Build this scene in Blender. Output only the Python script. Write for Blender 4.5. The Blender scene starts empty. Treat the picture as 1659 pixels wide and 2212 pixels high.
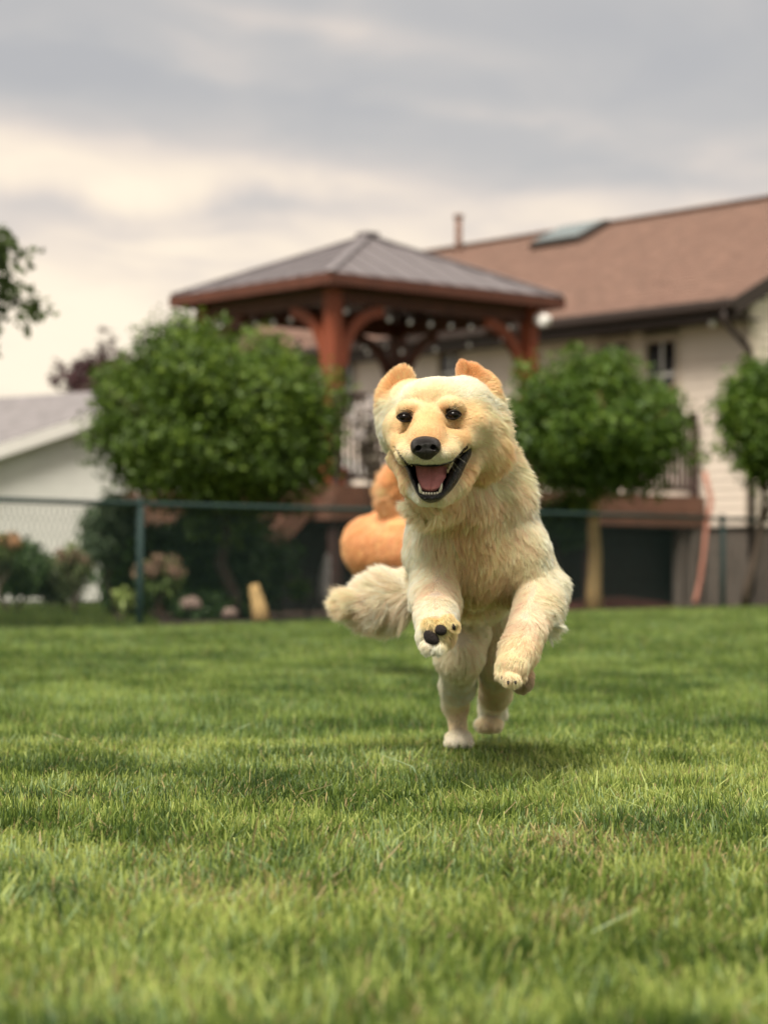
import bpy, bmesh, math, random
import numpy as np
from mathutils import Vector, Matrix, noise

# ------------------------------------------------------------------ camera
sc = bpy.context.scene
rng = np.random.default_rng(7)
random.seed(7)
CAM_H = 0.40                      # eye height above the tips of the mown grass (z = 0)
F = 4922.0                        # focal length in px of a 1659 x 2212 picture
CX, HY = 829.5, 1240.0            # image centre column, horizon row
TILT = math.atan((HY - 1106.0) / F)
cam_data = bpy.data.cameras.new("camera")
cam = bpy.data.objects.new("camera", cam_data)
sc.collection.objects.link(cam)
cam.location = (0, 0, CAM_H)
cam.rotation_euler = (math.radians(90) + TILT, 0, 0)
cam_data.sensor_fit = 'VERTICAL'
cam_data.sensor_height = 34.6
cam_data.lens = 34.6 * F / 2212
cam_data.clip_start = 0.05
cam_data.clip_end = 3000
cam_data.dof.use_dof = True
cam_data.dof.focus_distance = 4.02
cam_data.dof.aperture_fstop = 3.9
sc.camera = cam

# ------------------------------------------------------------------ sky and sun
SUN_EL, SUN_ROT = math.radians(58), math.radians(203)     # rotation measured from +Y towards +X
world = bpy.data.worlds.new("World")
sc.world = world
world.use_nodes = True
wn, wl = world.node_tree.nodes, world.node_tree.links
wn.clear()

class NT:
    """small helper to write node trees"""
    def __init__(s, tree): s.n, s.l = tree.nodes, tree.links
    def new(s, t, **kw):
        nd = s.n.new(t)
        for k, v in kw.items(): setattr(nd, k, v)
        return nd
    def put(s, sock, v):
        if hasattr(v, 'is_output') or isinstance(v, bpy.types.NodeSocket): s.l.new(v, sock)
        else: sock.default_value = v
    def m(s, op, a, b=0.0, c=0.0, clamp=False):
        nd = s.new('ShaderNodeMath', operation=op); nd.use_clamp = clamp
        s.put(nd.inputs[0], a); s.put(nd.inputs[1], b); s.put(nd.inputs[2], c)
        return nd.outputs[0]
    def xyz(s, x, y, z):
        nd = s.new('ShaderNodeCombineXYZ')
        s.put(nd.inputs[0], x); s.put(nd.inputs[1], y); s.put(nd.inputs[2], z); return nd.outputs[0]
    def noise(s, vec, scale, detail=3, rough=.5, dist=0.0, out=0):
        nd = s.new('ShaderNodeTexNoise')
        if vec is not None: s.put(nd.inputs['Vector'], vec)
        nd.inputs['Scale'].default_value = scale; nd.inputs['Detail'].default_value = detail
        nd.inputs['Roughness'].default_value = rough; nd.inputs['Distortion'].default_value = dist
        return nd.outputs[out]
    def ramp(s, fac, stops, interp='LINEAR'):
        nd = s.new('ShaderNodeValToRGB'); nd.color_ramp.interpolation = interp
        el = nd.color_ramp.elements
        while len(el) > 1: el.remove(el[-1])
        for i, (p, c) in enumerate(stops):
            e = el[0] if i == 0 else el.new(p)
            e.position = p; e.color = (*c[:3], 1)
        s.put(nd.inputs[0], fac); return nd.outputs[0]
    def mix(s, fac, a, b, mode='MIX'):
        nd = s.new('ShaderNodeMix', data_type='RGBA', blend_type=mode)
        s.put(nd.inputs[0], fac); s.put(nd.inputs[6], a if not isinstance(a, tuple) else (*a[:3], 1)); s.put(nd.inputs[7], b if not isinstance(b, tuple) else (*b[:3], 1))
        return nd.outputs[2]

w = NT(world.node_tree)
sky = w.new('ShaderNodeTexSky', sky_type='NISHITA')
sky.sun_disc = False
sky.sun_elevation = SUN_EL
sky.sun_rotation = SUN_ROT
bg1 = w.new('ShaderNodeBackground'); w.put(bg1.inputs[0], sky.outputs[0]); bg1.inputs[1].default_value = 0.06
tc = w.new('ShaderNodeTexCoord')
sep = w.new('ShaderNodeSeparateXYZ'); w.put(sep.inputs[0], tc.outputs['Generated'])
dx, dy, dz = sep.outputs
zc = w.m('MAXIMUM', dz, 0.0)
az = w.m('ARCTAN2', dx, dy)
def px_az(x): return math.atan((x - CX) / F)
def px_el(y): return (HY - y) / F
# cloud deck seen in perspective: direction projected on a flat layer
inv = w.m('DIVIDE', 1.0, w.m('ADD', zc, 0.10))
cu, cv = w.m('MULTIPLY', dx, inv), w.m('MULTIPLY', dy, inv)
cvec = w.xyz(w.m('ADD', cu, w.m('MULTIPLY', cv, -0.10)), w.m('MULTIPLY', cv, 0.62), 3.7)
n1 = w.noise(cvec, 1.45, 4, .52, .6)
n2 = w.noise(cvec, 4.2, 3, .55, .3)
def blob(x, y, sx, sy, amp, tilt=0.0):
    a = w.m('DIVIDE', w.m('SUBTRACT', az, px_az(x)), sx / F)
    e0 = w.m('SUBTRACT', zc, px_el(y))
    e0 = w.m('ADD', e0, w.m('MULTIPLY', w.m('SUBTRACT', az, px_az(x)), tilt))
    e0 = w.m('ADD', e0, w.m('MULTIPLY', w.m('SUBTRACT', n1, .5), 0.05))
    e = w.m('DIVIDE', e0, sy / F)
    r = w.m('ADD', w.m('MULTIPLY', a, a), w.m('MULTIPLY', e, e))
    return w.m('MULTIPLY', w.m('EXPONENT', w.m('MULTIPLY', r, -1.0)), amp)
# brightness of the cloud cover: pale towards the horizon, slate above
val = w.m('SUBTRACT', 0.90, w.m('MULTIPLY', w.m('SMOOTH_MIN', zc, 0.22, 0.05), 3.1))
val = w.m('ADD', val, w.m('MULTIPLY', w.m('SUBTRACT', n1, .5), 0.95))
val = w.m('ADD', val, w.m('MULTIPLY', w.m('SUBTRACT', n2, .5), 0.55))
# an overcast dome is brighter overhead than low down
val = w.m('ADD', val, w.m('MULTIPLY', w.m('MAXIMUM', w.m('SUBTRACT', zc, 0.32), 0.0), 1.1))
for b in [(60, 350, 430, 95, .46, .12), (640, 370, 280, 45, .22, .1), (100, 175, 700, 55, -.22, .10),
          (430, 450, 420, 36, -.20, .02), (1050, 330, 600, 75, -.10, .1), (760, 95, 420, 30, .26, .16), (560, 200, 500, 26, -.14, .12), (1000, 235, 400, 22, .14, .10), (1550, 170, 300, 130, -.22, 0),
          (1300, 455, 420, 50, .16, 0), (100, 720, 600, 210, .42, 0), (900, 500, 600, 60, .16, 0), (420, 490, 200, 14, -.12, .03), (330, 545, 160, 12, -.12, .12), (40, 105, 110, 28, .12, 0), (1480, 390, 260, 26, -.1, 0)]:
    val = w.m('ADD', val, blob(*b))
col = w.ramp(val, [(0.0, (.435, .43, .435)), (.26, (.50, .485, .470)), (.45, (.59, .543, .505)), (.62, (.75, .655, .57)), (.80, (.92, .785, .625)), (1.0, (1.02, .885, .69))], 'B_SPLINE')
bg2 = w.new('ShaderNodeBackground'); w.put(bg2.inputs[0], col); bg2.inputs[1].default_value = 0.275
mixs = w.new('ShaderNodeMixShader'); mixs.inputs[0].default_value = 0.96
w.l.new(bg1.outputs[0], mixs.inputs[1]); w.l.new(bg2.outputs[0], mixs.inputs[2])
wo = w.new('ShaderNodeOutputWorld'); w.l.new(mixs.outputs[0], wo.inputs[0])
world.cycles.sampling_method = 'MANUAL'
world.cycles.sample_map_resolution = 512

sun_data = bpy.data.lights.new("sun", 'SUN')
sun_data.energy = 1.5
sun_data.angle = math.radians(26)
sun_data.color = (1.0, 0.93, 0.82)
sun = bpy.data.objects.new("sun", sun_data)
sc.collection.objects.link(sun)
_sd = Vector((math.sin(SUN_ROT) * math.cos(SUN_EL), math.cos(SUN_ROT) * math.cos(SUN_EL), math.sin(SUN_EL)))
sun.rotation_euler = _sd.to_track_quat('Z', 'Y').to_euler()

sc.view_settings.view_transform = 'Standard'
sc.view_settings.look = 'None'
sc.view_settings.exposure = 2.0
sc.view_settings.gamma = 1
sc.view_settings.use_curve_mapping = False
sc.render.engine = 'CYCLES'
sc.cycles.use_denoising = True
sc.cycles.denoiser = 'OPENIMAGEDENOISE'
sc.cycles.max_bounces = 8
sc.cycles.diffuse_bounces = 3
sc.cycles.glossy_bounces = 3
sc.cycles.transmission_bounces = 4
sc.cycles.transparent_max_bounces = 8
sc.cycles_curves.shape = 'RIBBONS'
sc.cycles_curves.subdivisions = 2

# ------------------------------------------------------------------ helpers
COL = sc.collection
def at(px, py, Y):
    """point of the place seen at picture position (px, py) of the photograph, Y metres in front of the camera"""
    return Vector(((px - CX) / F * Y, Y, CAM_H + (HY - py) / F * Y))

def tag(o, label=None, cat=None, group=None, kind=None):
    if label: o['label'] = label
    if cat: o['category'] = cat
    if group: o['group'] = group
    if kind: o['kind'] = kind
    return o

def empty(name, loc=(0, 0, 0), label=None, cat=None, group=None, rz=0):
    o = bpy.data.objects.new(name, None)
    o.location = loc; o.rotation_euler = (0, 0, rz); o.empty_display_size = .2
    COL.objects.link(o)
    return tag(o, label, cat, group)

def mesh_obj(name, verts, faces, mat=None, parent=None, smooth=False, uv=None, cols=None, mats=None, midx=None):
    me = bpy.data.meshes.new(name)
    me.from_pydata([tuple(v) for v in verts], [], [tuple(f) for f in faces])
    me.update()
    o = bpy.data.objects.new(name, me); COL.objects.link(o)
    for m in (mats or ([mat] if mat else [])): me.materials.append(m)
    if midx is not None: me.polygons.foreach_set('material_index', np.asarray(midx, np.int32))
    if smooth: me.polygons.foreach_set('use_smooth', np.ones(len(me.polygons), bool))
    if parent: adopt(o, parent)
    return o

def adopt(o, parent):
    """parents a part whose mesh is written in world coordinates"""
    o.parent = parent
    if parent.type == 'EMPTY': o.matrix_parent_inverse = Matrix.Translation(-Vector(parent.location))

def np_mesh(name, V, Fq, mat=None, parent=None, smooth=False, col=None):
    """fast mesh from arrays; Fq is (n,3) or (n,4) or a list of such arrays"""
    Fl = Fq if isinstance(Fq, list) else [Fq]
    me = bpy.data.meshes.new(name)
    me.vertices.add(len(V)); me.vertices.foreach_set('co', np.asarray(V, np.float32).ravel())
    loops = np.concatenate([np.asarray(f, np.int32).ravel() for f in Fl])
    tot = np.concatenate([np.full(len(f), f.shape[1], np.int32) for f in Fl])
    me.loops.add(len(loops)); me.loops.foreach_set('vertex_index', loops)
    me.polygons.add(len(tot))
    st = np.concatenate([[0], np.cumsum(tot)[:-1]]).astype(np.int32)
    me.polygons.foreach_set('loop_start', st)
    if smooth: me.polygons.foreach_set('use_smooth', np.ones(len(tot), bool))
    me.update(calc_edges=True)
    if col is not None:
        a = me.color_attributes.new('col', 'FLOAT_COLOR', 'POINT')
        c = np.ones((len(V), 4), np.float32); c[:, :3] = col
        a.data.foreach_set('color', c.ravel())
    if mat: me.materials.append(mat)
    o = bpy.data.objects.new(name, me); COL.objects.link(o)
    if parent: adopt(o, parent)
    return o

class MB:
    """collects boxes, bars and tubes and links them as one mesh object"""
    def __init__(s): s.v, s.f = [], []
    def add(s, vs, fs):
        b = len(s.v); s.v += [Vector(v) for v in vs]; s.f += [tuple(i + b for i in f) for f in fs]; return s
    def frame_box(s, o, ax, ay, az, bev=0.0):
        """box from corner o spanned by three vectors, with small chamfers"""
        o, ax, ay, az = map(Vector, (o, ax, ay, az))
        if bev <= 0:
            vs = [o + ax * i + ay * j + az * k for k in (0, 1) for j in (0, 1) for i in (0, 1)]
            return s.add(vs, [(0, 2, 3, 1), (4, 5, 7, 6), (0, 1, 5, 4), (2, 6, 7, 3), (0, 4, 6, 2), (1, 3, 7, 5)])
        bm = bmesh.new()
        vs = [bm.verts.new(o + ax * i + ay * j + az * k) for k in (0, 1) for j in (0, 1) for i in (0, 1)]
        for f in [(0, 2, 3, 1), (4, 5, 7, 6), (0, 1, 5, 4), (2, 6, 7, 3), (0, 4, 6, 2), (1, 3, 7, 5)]: bm.faces.new([vs[i] for i in f])
        bmesh.ops.bevel(bm, geom=bm.edges[:], offset=bev, segments=1, affect='EDGES')
        bm.verts.index_update()
        s.add([v.co.copy() for v in bm.verts], [[v.index for v in f.verts] for f in bm.faces]); bm.free(); return s
    def box(s, c, size, bev=0.0, rz=0.0, R=None):
        R = R or Matrix.Rotation(rz, 3, 'Z')
        ax, ay, az = (R @ Vector(e) for e in ((size[0], 0, 0), (0, size[1], 0), (0, 0, size[2])))
        return s.frame_box(Vector(c) - (ax + ay + az) / 2, ax, ay, az, bev)
    def bar(s, a, b, w, h, bev=0.0, up=(0, 0, 1)):
        """square bar from a to b"""
        a, b = Vector(a), Vector(b); d = b - a
        side = d.cross(Vector(up));
        if side.length < 1e-5: side = d.cross(Vector((0, 1, 0)))
        side.normalize(); u = side.cross(d).normalized()
        return s.frame_box(a - side * w / 2 - u * h / 2, d, side * w, u * h, bev)
    def tube(s, pts, r, n=6, cap=True):
        pts = [Vector(p) for p in pts]; rs = r if isinstance(r, (list, tuple)) else [r] * len(pts)
        ring, fs, vs = [], [], []
        ref = None
        for i, p in enumerate(pts):
            d = (pts[min(i + 1, len(pts) - 1)] - pts[max(i - 1, 0)]).normalized()
            if ref is None: ref = d.orthogonal().normalized()
            ref = (ref - d * ref.dot(d)).normalized(); b = d.cross(ref)
            for k in range(n):
                a = 2 * math.pi * k / n
                vs.append(p + (ref * math.cos(a) + b * math.sin(a)) * rs[i])
        for i in range(len(pts) - 1):
            for k in range(n):
                k2 = (k + 1) % n
                fs.append((i * n + k, i * n + k2, (i + 1) * n + k2, (i + 1) * n + k))
        if cap: fs += [tuple(range(n - 1, -1, -1)), tuple(range((len(pts) - 1) * n, len(pts) * n))]
        return s.add(vs, fs)
    def build(s, name, mat, parent=None, smooth=False):
        o = mesh_obj(name, s.v, s.f, mat, parent, smooth); return o

def ellipsoid(name, c, r, mat, parent=None, seg=16, rings=10, R=None):
    vs, fs = [], []
    R = R or Matrix.Identity(3)
    for i in range(rings + 1):
        t = math.pi * i / rings
        for k in range(seg):
            a = 2 * math.pi * k / seg
            vs.append(Vector(c) + R @ Vector((r[0] * math.sin(t) * math.cos(a), r[1] * math.sin(t) * math.sin(a), r[2] * math.cos(t))))
    for i in range(rings):
        for k in range(seg):
            k2 = (k + 1) % seg
            fs.append((i * seg + k, (i + 1) * seg + k, (i + 1) * seg + k2, i * seg + k2))
    return mesh_obj(name, vs, fs, mat, parent, True)

MATS = {}
def mat(name, color, rough=.7, var=.12, scale=8., bump=0.0, bscale=40., metal=0.0, spec=.4, dirt=None, detail=4, stretch=(1, 1, 1), sheen=0.0, coat=0.0, attr=None, transl=0.0, emit=None):
    if name in MATS: return MATS[name]
    m = bpy.data.materials.new(name); m.use_nodes = True
    t = NT(m.node_tree); t.n.clear()
    out = t.new('ShaderNodeOutputMaterial')
    p = t.new('ShaderNodeBsdfPrincipled')
    tcn = t.new('ShaderNodeTexCoord')
    mp = t.new('ShaderNodeMapping'); t.put(mp.inputs[0], tcn.outputs['Object']); mp.inputs['Scale'].default_value = stretch
    v = mp.outputs[0]
    nz = t.noise(v, scale, detail, .6)
    base = (*color, 1)
    if attr:
        an = t.new('ShaderNodeAttribute'); an.attribute_name = attr
        c0 = an.outputs['Color']
        dark = t.mix(1.0, c0, (1 - var * 1.5,) * 3, 'MULTIPLY'); light = t.mix(1.0, c0, (1 + var,) * 3, 'MULTIPLY')
    else:
        dark = tuple(max(0, x * (1 - var * 1.5)) for x in color); light = tuple(min(1, x * (1 + var)) for x in color)
    oi = t.new('ShaderNodeObjectInfo')
    f = t.m('ADD', t.m('MULTIPLY', t.m('SUBTRACT', nz, .5), 1.6), t.m('ADD', .35, t.m('MULTIPLY', oi.outputs['Random'], .3)), clamp=True)
    c = t.mix(f, dark, light)
    if dirt:
        n3 = t.noise(v, scale * .35, 5, .65)
        c = t.mix(t.m('MULTIPLY', t.m('SUBTRACT', n3, .48, clamp=True), 3.0, clamp=True), c, dirt)
    t.put(p.inputs['Base Color'], c)
    t.put(p.inputs['Roughness'], t.m('ADD', rough - .08, t.m('MULTIPLY', nz, .16)))
    p.inputs['Metallic'].default_value = metal
    p.inputs['Specular IOR Level'].default_value = spec
    p.inputs['Coat Weight'].default_value = coat
    if bump:
        b = t.new('ShaderNodeBump'); b.inputs['Strength'].default_value = bump; b.inputs['Distance'].default_value = .01
        t.put(b.inputs['Height'], t.noise(v, bscale, 4, .6)); t.put(p.inputs['Normal'], b.outputs[0])
    if emit: 
        p.inputs['Emission Color'].default_value = (*emit[0], 1); p.inputs['Emission Strength'].default_value = emit[1]
    sh = p.outputs[0]
    if transl:
        tr = t.new('ShaderNodeBsdfTranslucent'); t.put(tr.inputs[0], c)
        mx = t.new('ShaderNodeMixShader'); mx.inputs[0].default_value = transl
        t.l.new(sh, mx.inputs[1]); t.l.new(tr.outputs[0], mx.inputs[2]); sh = mx.outputs[0]
    t.l.new(sh, out.inputs[0])
    MATS[name] = m
    return m
# ================================================================== ground
def gz(x, y):
    """height of the soil"""
    def ss(a, b, v):
        t = np.clip((v - a) / (b - a), 0, 1); return t * t * (3 - 2 * t)
    return -0.035 + 0.05 * ss(12, 24, y) * ss(-2.5, 3, x)

def sheet(name, x0, x1, y0, y1, nx, ny, m, dz=0.0, inside=None):
    xs, ys = np.linspace(x0, x1, nx), np.linspace(y0, y1, ny)
    X, Y = np.meshgrid(xs, ys)
    V = np.stack([X, Y, gz(X, Y) + dz], -1).reshape(-1, 3)
    i = np.arange(nx * ny).reshape(ny, nx)
    Q = np.stack([i[:-1, :-1], i[:-1, 1:], i[1:, 1:], i[1:, :-1]], -1).reshape(-1, 4)
    if inside is not None:
        c = V[Q].mean(1); Q = Q[inside(c[:, 0], c[:, 1])]
    o = np_mesh(name, V, Q, m, smooth=True)
    o['kind'] = 'structure'
    return o

m_soil = mat('lawn_soil', (.075, .115, .022), 1.0, .35, 9, .6, 60, dirt=(.07, .06, .03))
m_far = mat('far_lawn', (.085, .125, .03), .95, .25, .6, .3, 20)
g = sheet('ground', -60, 60, -6, 60, 121, 133, m_soil)
# everything beyond, out to the horizon, 4 mm lower
R_ = 1400
V = [(-R_, -R_, -.2), (R_, -R_, -.2), (R_, R_, -.2), (-R_, R_, -.2)]
o = mesh_obj('terrain', V, [(0, 1, 2, 3)], m_far); o['kind'] = 'structure'

# fence line, used by lawn, fence and mulch bed
FA, FB = Vector((-1.915, 17.9, 0)), Vector((3.65, 24.6, 0))
FD = (FB - FA)
def fence_pt(t, z=0.0):
    p = FA + FD * t; return Vector((p.x, p.y, float(gz(p.x, p.y)) + z))
def beyond(x, y, off=0.0):
    """signed distance behind the fence line"""
    nrm = Vector((-FD.y, FD.x, 0)).normalized()
    return (x - FA.x) * nrm.x + (y - FA.y) * nrm.y - off

# house frame
HC = Vector((4.33, 28.0, 0)); HL = Vector((-.656, .755, 0)); HN = Vector((.755, .656, 0))
def H(s, n, z=0.0): return HC + HL * s + HN * n + Vector((0, 0, z))
def s_of(px, n, side=HL, base=None):
    """distance along the eave direction where picture column px meets the vertical plane at depth n"""
    b = HC + HN * n if base is None else base
    k = (px - CX) / F
    return (k * b.y - b.x) / (side.x - k * side.y)
def z_of(py, Y): return CAM_H + (HY - py) / F * Y

m_mulch = mat('mulch', (.060, .038, .026), .95, .5, 30, .9, 80)
def in_bed(x, y):
    b = beyond(x, y)
    s = (x - HC.x) * HL.x + (y - HC.y) * HL.y
    return (b > .12) & (x > -1.75 - .12 * (y - 18)) & (y < 40) & (b < 14)
sheet('mulch_bed', -6, 16, 16, 42, 111, 131, m_mulch, .006, in_bed)

# ================================================================== chain link fence
m_green = mat('green_fence_coating', (.011, .038, .035), .7, .15, 20, spec=.5)
fence = empty('chain_link_fence', fence_pt(.3), 'dark green coated chain link fence with round top rail crossing behind the dogs', 'fence')
TP = [-.42, 0.0, .345, .60, 1.0, 1.34]
for t in TP:
    p = fence_pt(t)
    r = .030 if t in (0.0, 1.0) else .024
    mb = MB().tube([p + Vector((0, 0, -.3)), p + Vector((0, 0, 1.0))], r, 10); post = mb.build('post', m_green, fence, True)
    c = ellipsoid('post_cap', p + Vector((0, 0, 1.0)), (r * 1.25, r * 1.25, r * 1.1), m_green, None, 10, 6); adopt(c, post)
ts = np.linspace(-.42, 1.34, 24)
MB().tube([fence_pt(t, .985) for t in ts], .021, 8).build('top_rail', m_green, fence, True)
MB().tube([fence_pt(t, .03) for t in ts], .004, 5).build('bottom_wire', m_green, fence, True)
L_ = FD.length
vs, fs = [], []
d = FD.normalized(); pitch = .057; nw = int(L_ * 1.76 / pitch); rows = 16
off = Vector((-d.y, d.x, 0)) * .004
for i in range(nw):
    u0 = -.42 * L_ + i * pitch
    for row in range(rows):
        for sgn in (0, 1):
            # each wire zigzags; neighbouring wires hook at the corners
            za, zb = .03 + row * .0585, .03 + (row + 1) * .0585
            k = (row % 2) ^ sgn
            ua, ub = (u0 + (pitch / 2 if k else 0)), (u0 + (0 if k else pitch / 2))
            if sgn: ua, ub = ua + 0, ub + 0
            a = fence_pt(ua / L_, za); b = fence_pt(ub / L_, zb)
            if sgn:
                a = fence_pt((u0 + pitch / 2 + (pitch / 2 if (row % 2) == 0 else 0)) / L_, za); b = fence_pt((u0 + pitch / 2 + (0 if (row % 2) == 0 else pitch / 2)) / L_, zb)
            else:
                a = fence_pt((u0 + (0 if (row % 2) == 0 else pitch / 2)) / L_, za); b = fence_pt((u0 + (pitch / 2 if (row % 2) == 0 else 0)) / L_, zb)
            o_ = off * (1 if sgn else -1)
            w_ = .0030
            base = len(vs)
            for p in (a + o_, b + o_):
                vs += [p + d * w_, p - d * w_ * .5 + off * .4, p - d * w_ * .5 - off * .4]
            fs += [(base, base + 1, base + 4, base + 3), (base + 1, base + 2, base + 5, base + 4), (base + 2, base, base + 3, base + 5)]
o = mesh_obj('wire_mesh', vs, fs, m_green, fence); o['kind'] = 'stuff'

# ================================================================== house
m_siding = mat('beige_siding', (.75, .655, .555), .75, .05, 3, .15, 60)
m_white_siding = mat('white_siding', (.76, .76, .71), .75, .05, 3, .15, 60)
m_shingle = mat('brown_shingles', (.205, .122, .092), .95, .28, 5, .5, 120, dirt=(.165, .095, .072))
m_grey_shingle = mat('grey_shingles', (.22, .205, .21), .95, .25, 6, .5, 120)
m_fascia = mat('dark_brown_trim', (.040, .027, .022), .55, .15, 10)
m_beige_trim = mat('beige_trim', (.52, .44, .35), .6, .06, 6)
m_white_trim = mat('white_trim', (.74, .72, .68), .6, .05, 6)
m_glass = mat('window_glass', (.012, .016, .018), .12, .1, 2, spec=.8)
m_concrete = mat('foundation_concrete', (.145, .12, .10), .9, .15, 6, .4, 50, dirt=(.10, .08, .065))
m_roofglass = mat('skylight_glass', (.13, .17, .175), .25, .1, 2, spec=.9)

house = empty('house', H(5, 2), 'beige lap sided house with brown shingle roof, dark gutter and skylight', 'house')
LEN = 12.5; ZE, ZR, NW = 3.80, 5.85, 4.2       # eave height, ridge height, eave to ridge
WN = .40; WS0, WS1 = .12, LEN - .3              # wall set in from eave; gable wall set in
ZF = 1.0
# openings on the eave wall: (px0, px1, ytop, ybottom)
ops = []
for (p0, p1, yt, yb, label) in [(1400, 1461, 738, 880, None), (953, 992, 764, 850, None), (1302, 1356, 742, 880, None), (742, 767, 775, 905, None)]:
    s0, s1 = s_of(p1, WN), s_of(p0, WN)
    Ym = H((s0 + s1) / 2, WN).y
    ops.append((s0, s1, z_of(yb, Ym), z_of(yt, Ym)))
def plank(parent, a, b, z0, h, nrm, m, thick=.016):
    """one lap siding board from a to b, bottom edge proud"""
    a, b, nrm = Vector(a), Vector(b), Vector(nrm)
    z0v, z1v = Vector((0, 0, z0)), Vector((0, 0, z0 + h + .012))
    vs = [a + z0v, b + z0v, a + z0v + nrm * thick, b + z0v + nrm * thick, a + z1v, b + z1v, a + z1v + nrm * .003, b + z1v + nrm * .003]
    return mesh_obj('plank', vs, [(0, 1, 3, 2), (2, 3, 7, 6), (4, 6, 7, 5), (0, 2, 6, 4), (1, 5, 7, 3), (0, 4, 5, 1)], m, parent)
ph = .118
z = ZF; k = 0
while z < ZE - .02:
    h = min(ph, ZE - z)
    segs = [(WS0, WS1)]
    for (s0, s1, za, zb) in ops:
        if z + h > za - .06 and z < zb + .08:
            segs = [q for (a, b) in segs for q in ((a, min(b, s0 - .07)), (max(a, s1 + .07), b)) if q[1] - q[0] > .02] if any(a < s0 < b for a, b in segs) else segs
    for (a, b) in segs:
        plank(house, H(a, WN), H(b, WN), z, h, -HN, m_siding)
    z += ph; k += 1
# wall core behind the boards
mb = MB()
mb.frame_box(H(WS0, WN + .12, ZF), HL * (WS1 - WS0), HN * (2 * NW - 2 * WN - .2), Vector((0, 0, ZE - ZF - .02)))
mb.build('wall', m_siding, house)
mb = MB(); mb.frame_box(H(WS0 + .02, WN + .03, -.3), HL * (WS1 - WS0 - .04), HN * (2 * NW - 2 * WN - .06), Vector((0, 0, ZF + .3)))
mb.build('foundation', m_concrete, house)
# gable wall on the right: boards shortened by the slope of the roof
z = ZF
slope = (ZR - ZE) / NW
while z < ZR - .1:
    h = ph
    inset = max(0, (z + h - ZE) / slope)
    a, b = WN + inset, 2 * NW - WN - inset
    if b - a > .1: plank(house, H(WS0, b), H(WS0, a), z, h, -HL, m_siding)
    z += ph
mb = MB()
mb.add([H(WS0 + .03, WN, ZE - .3), H(WS0 + .03, 2 * NW - WN, ZE - .3), H(WS0 + .03, NW, ZR - .12)], [(0, 1, 2)])
mb.add([H(WS1, WN, ZE - .3), H(WS1, 2 * NW - WN, ZE - .3), H(WS1, NW, ZR - .12)], [(0, 2, 1)])
mb.build('gable_wall', m_siding, house)
mb = MB().frame_box(H(WS0 - .03, WN - .03, ZF), HL * .10, HN * .10, Vector((0, 0, ZE - ZF - .05)), .006); mb.build('corner_trim', m_beige_trim, house)
# windows
for (s0, s1, za, zb) in ops:
    mb = MB(); t = .07
    n0 = WN - .035
    for a, b, c, d_ in [(s0 - t, s1 + t, zb, zb + t + .03), (s0 - t, s1 + t, za - t, za), (s0 - t, s0, za + .002, zb - .002), (s1, s1 + t, za + .002, zb - .002)]:
        mb.frame_box(H(a, n0, c), HL * (b - a), HN * .12, Vector((0, 0, d_ - c)), .006)
    wnd = mb.build('window', m_beige_trim, house)
    mb = MB(); sm = (s0 + s1) / 2; zm = (za + zb) / 2
    mb.frame_box(H(s0, n0 + .03, zm - .025), HL * (s1 - s0), HN * .05, Vector((0, 0, .05)))
    mb.frame_box(H(sm - .018, n0 + .034, za), HL * .036, HN * .03, Vector((0, 0, zb - za)))
    mb.build('sash', m_white_trim, wnd)
    for i in range(2):
        for j in range(2):
            a = s0 if i == 0 else sm; c = za if j == 0 else zm
            mb = MB().frame_box(H(a, n0 + .052, c), HL * (sm - s0), HN * .012, Vector((0, 0, zm - za))); mb.build('pane', m_glass, wnd)
# roof: two slabs with real thickness, shingle courses as steps
def roof_pt(s, n, up=0.0):
    z = ZE + (n if n <= NW else 2 * NW - n) * slope
    return H(s, n, z + up)
mb = MB()
S0, S1 = 0.0, LEN
for a, b in ((0, NW), (NW * 2, NW)):
    p = [roof_pt(S0, a), roof_pt(S1, a), roof_pt(S1, b), roof_pt(S0, b)]
    if a: p = [p[1], p[0], p[3], p[2]]
    q = [v - Vector((0, 0, .09)) for v in p]
    mb.add(p + q, [(0, 1, 2, 3)[::-1], (4, 5, 6, 7), (0, 4, 5, 1)[::-1], (1, 5, 6, 2)[::-1], (2, 6, 7, 3)[::-1], (3, 7, 4, 0)[::-1]])
roof = mb.build('roof', m_shingle, house)
vs, fs = [], []
nc = 30
rr = random.Random(5)
for c in range(nc):
    n0, n1 = NW * c / nc, NW * (c + 1) / nc
    s = S0 - .01
    while s < S1:
        w_ = rr.uniform(.28, .36); s2 = min(S1 + .01, s + w_)
        up = .010 + rr.uniform(0, .004)
        b = len(vs)
        vs += [roof_pt(s, n0, up), roof_pt(s2 - .006, n0, up), roof_pt(s2 - .006, n1, .003), roof_pt(s, n1, .003), roof_pt(s, n0, .001), roof_pt(s2 - .006, n0, .001)]
        fs += [(b + 3, b + 2, b + 1, b), (b, b + 1, b + 5, b + 4)]
        s = s2
o = mesh_obj('shingle_courses', vs, fs, m_shingle, roof); o['kind'] = 'stuff'
MB().bar(roof_pt(S0 - .01, NW, .02), roof_pt(S1 + .01, NW, .02), .22, .03, .008).build('ridge_cap', m_shingle, roof)
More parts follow.
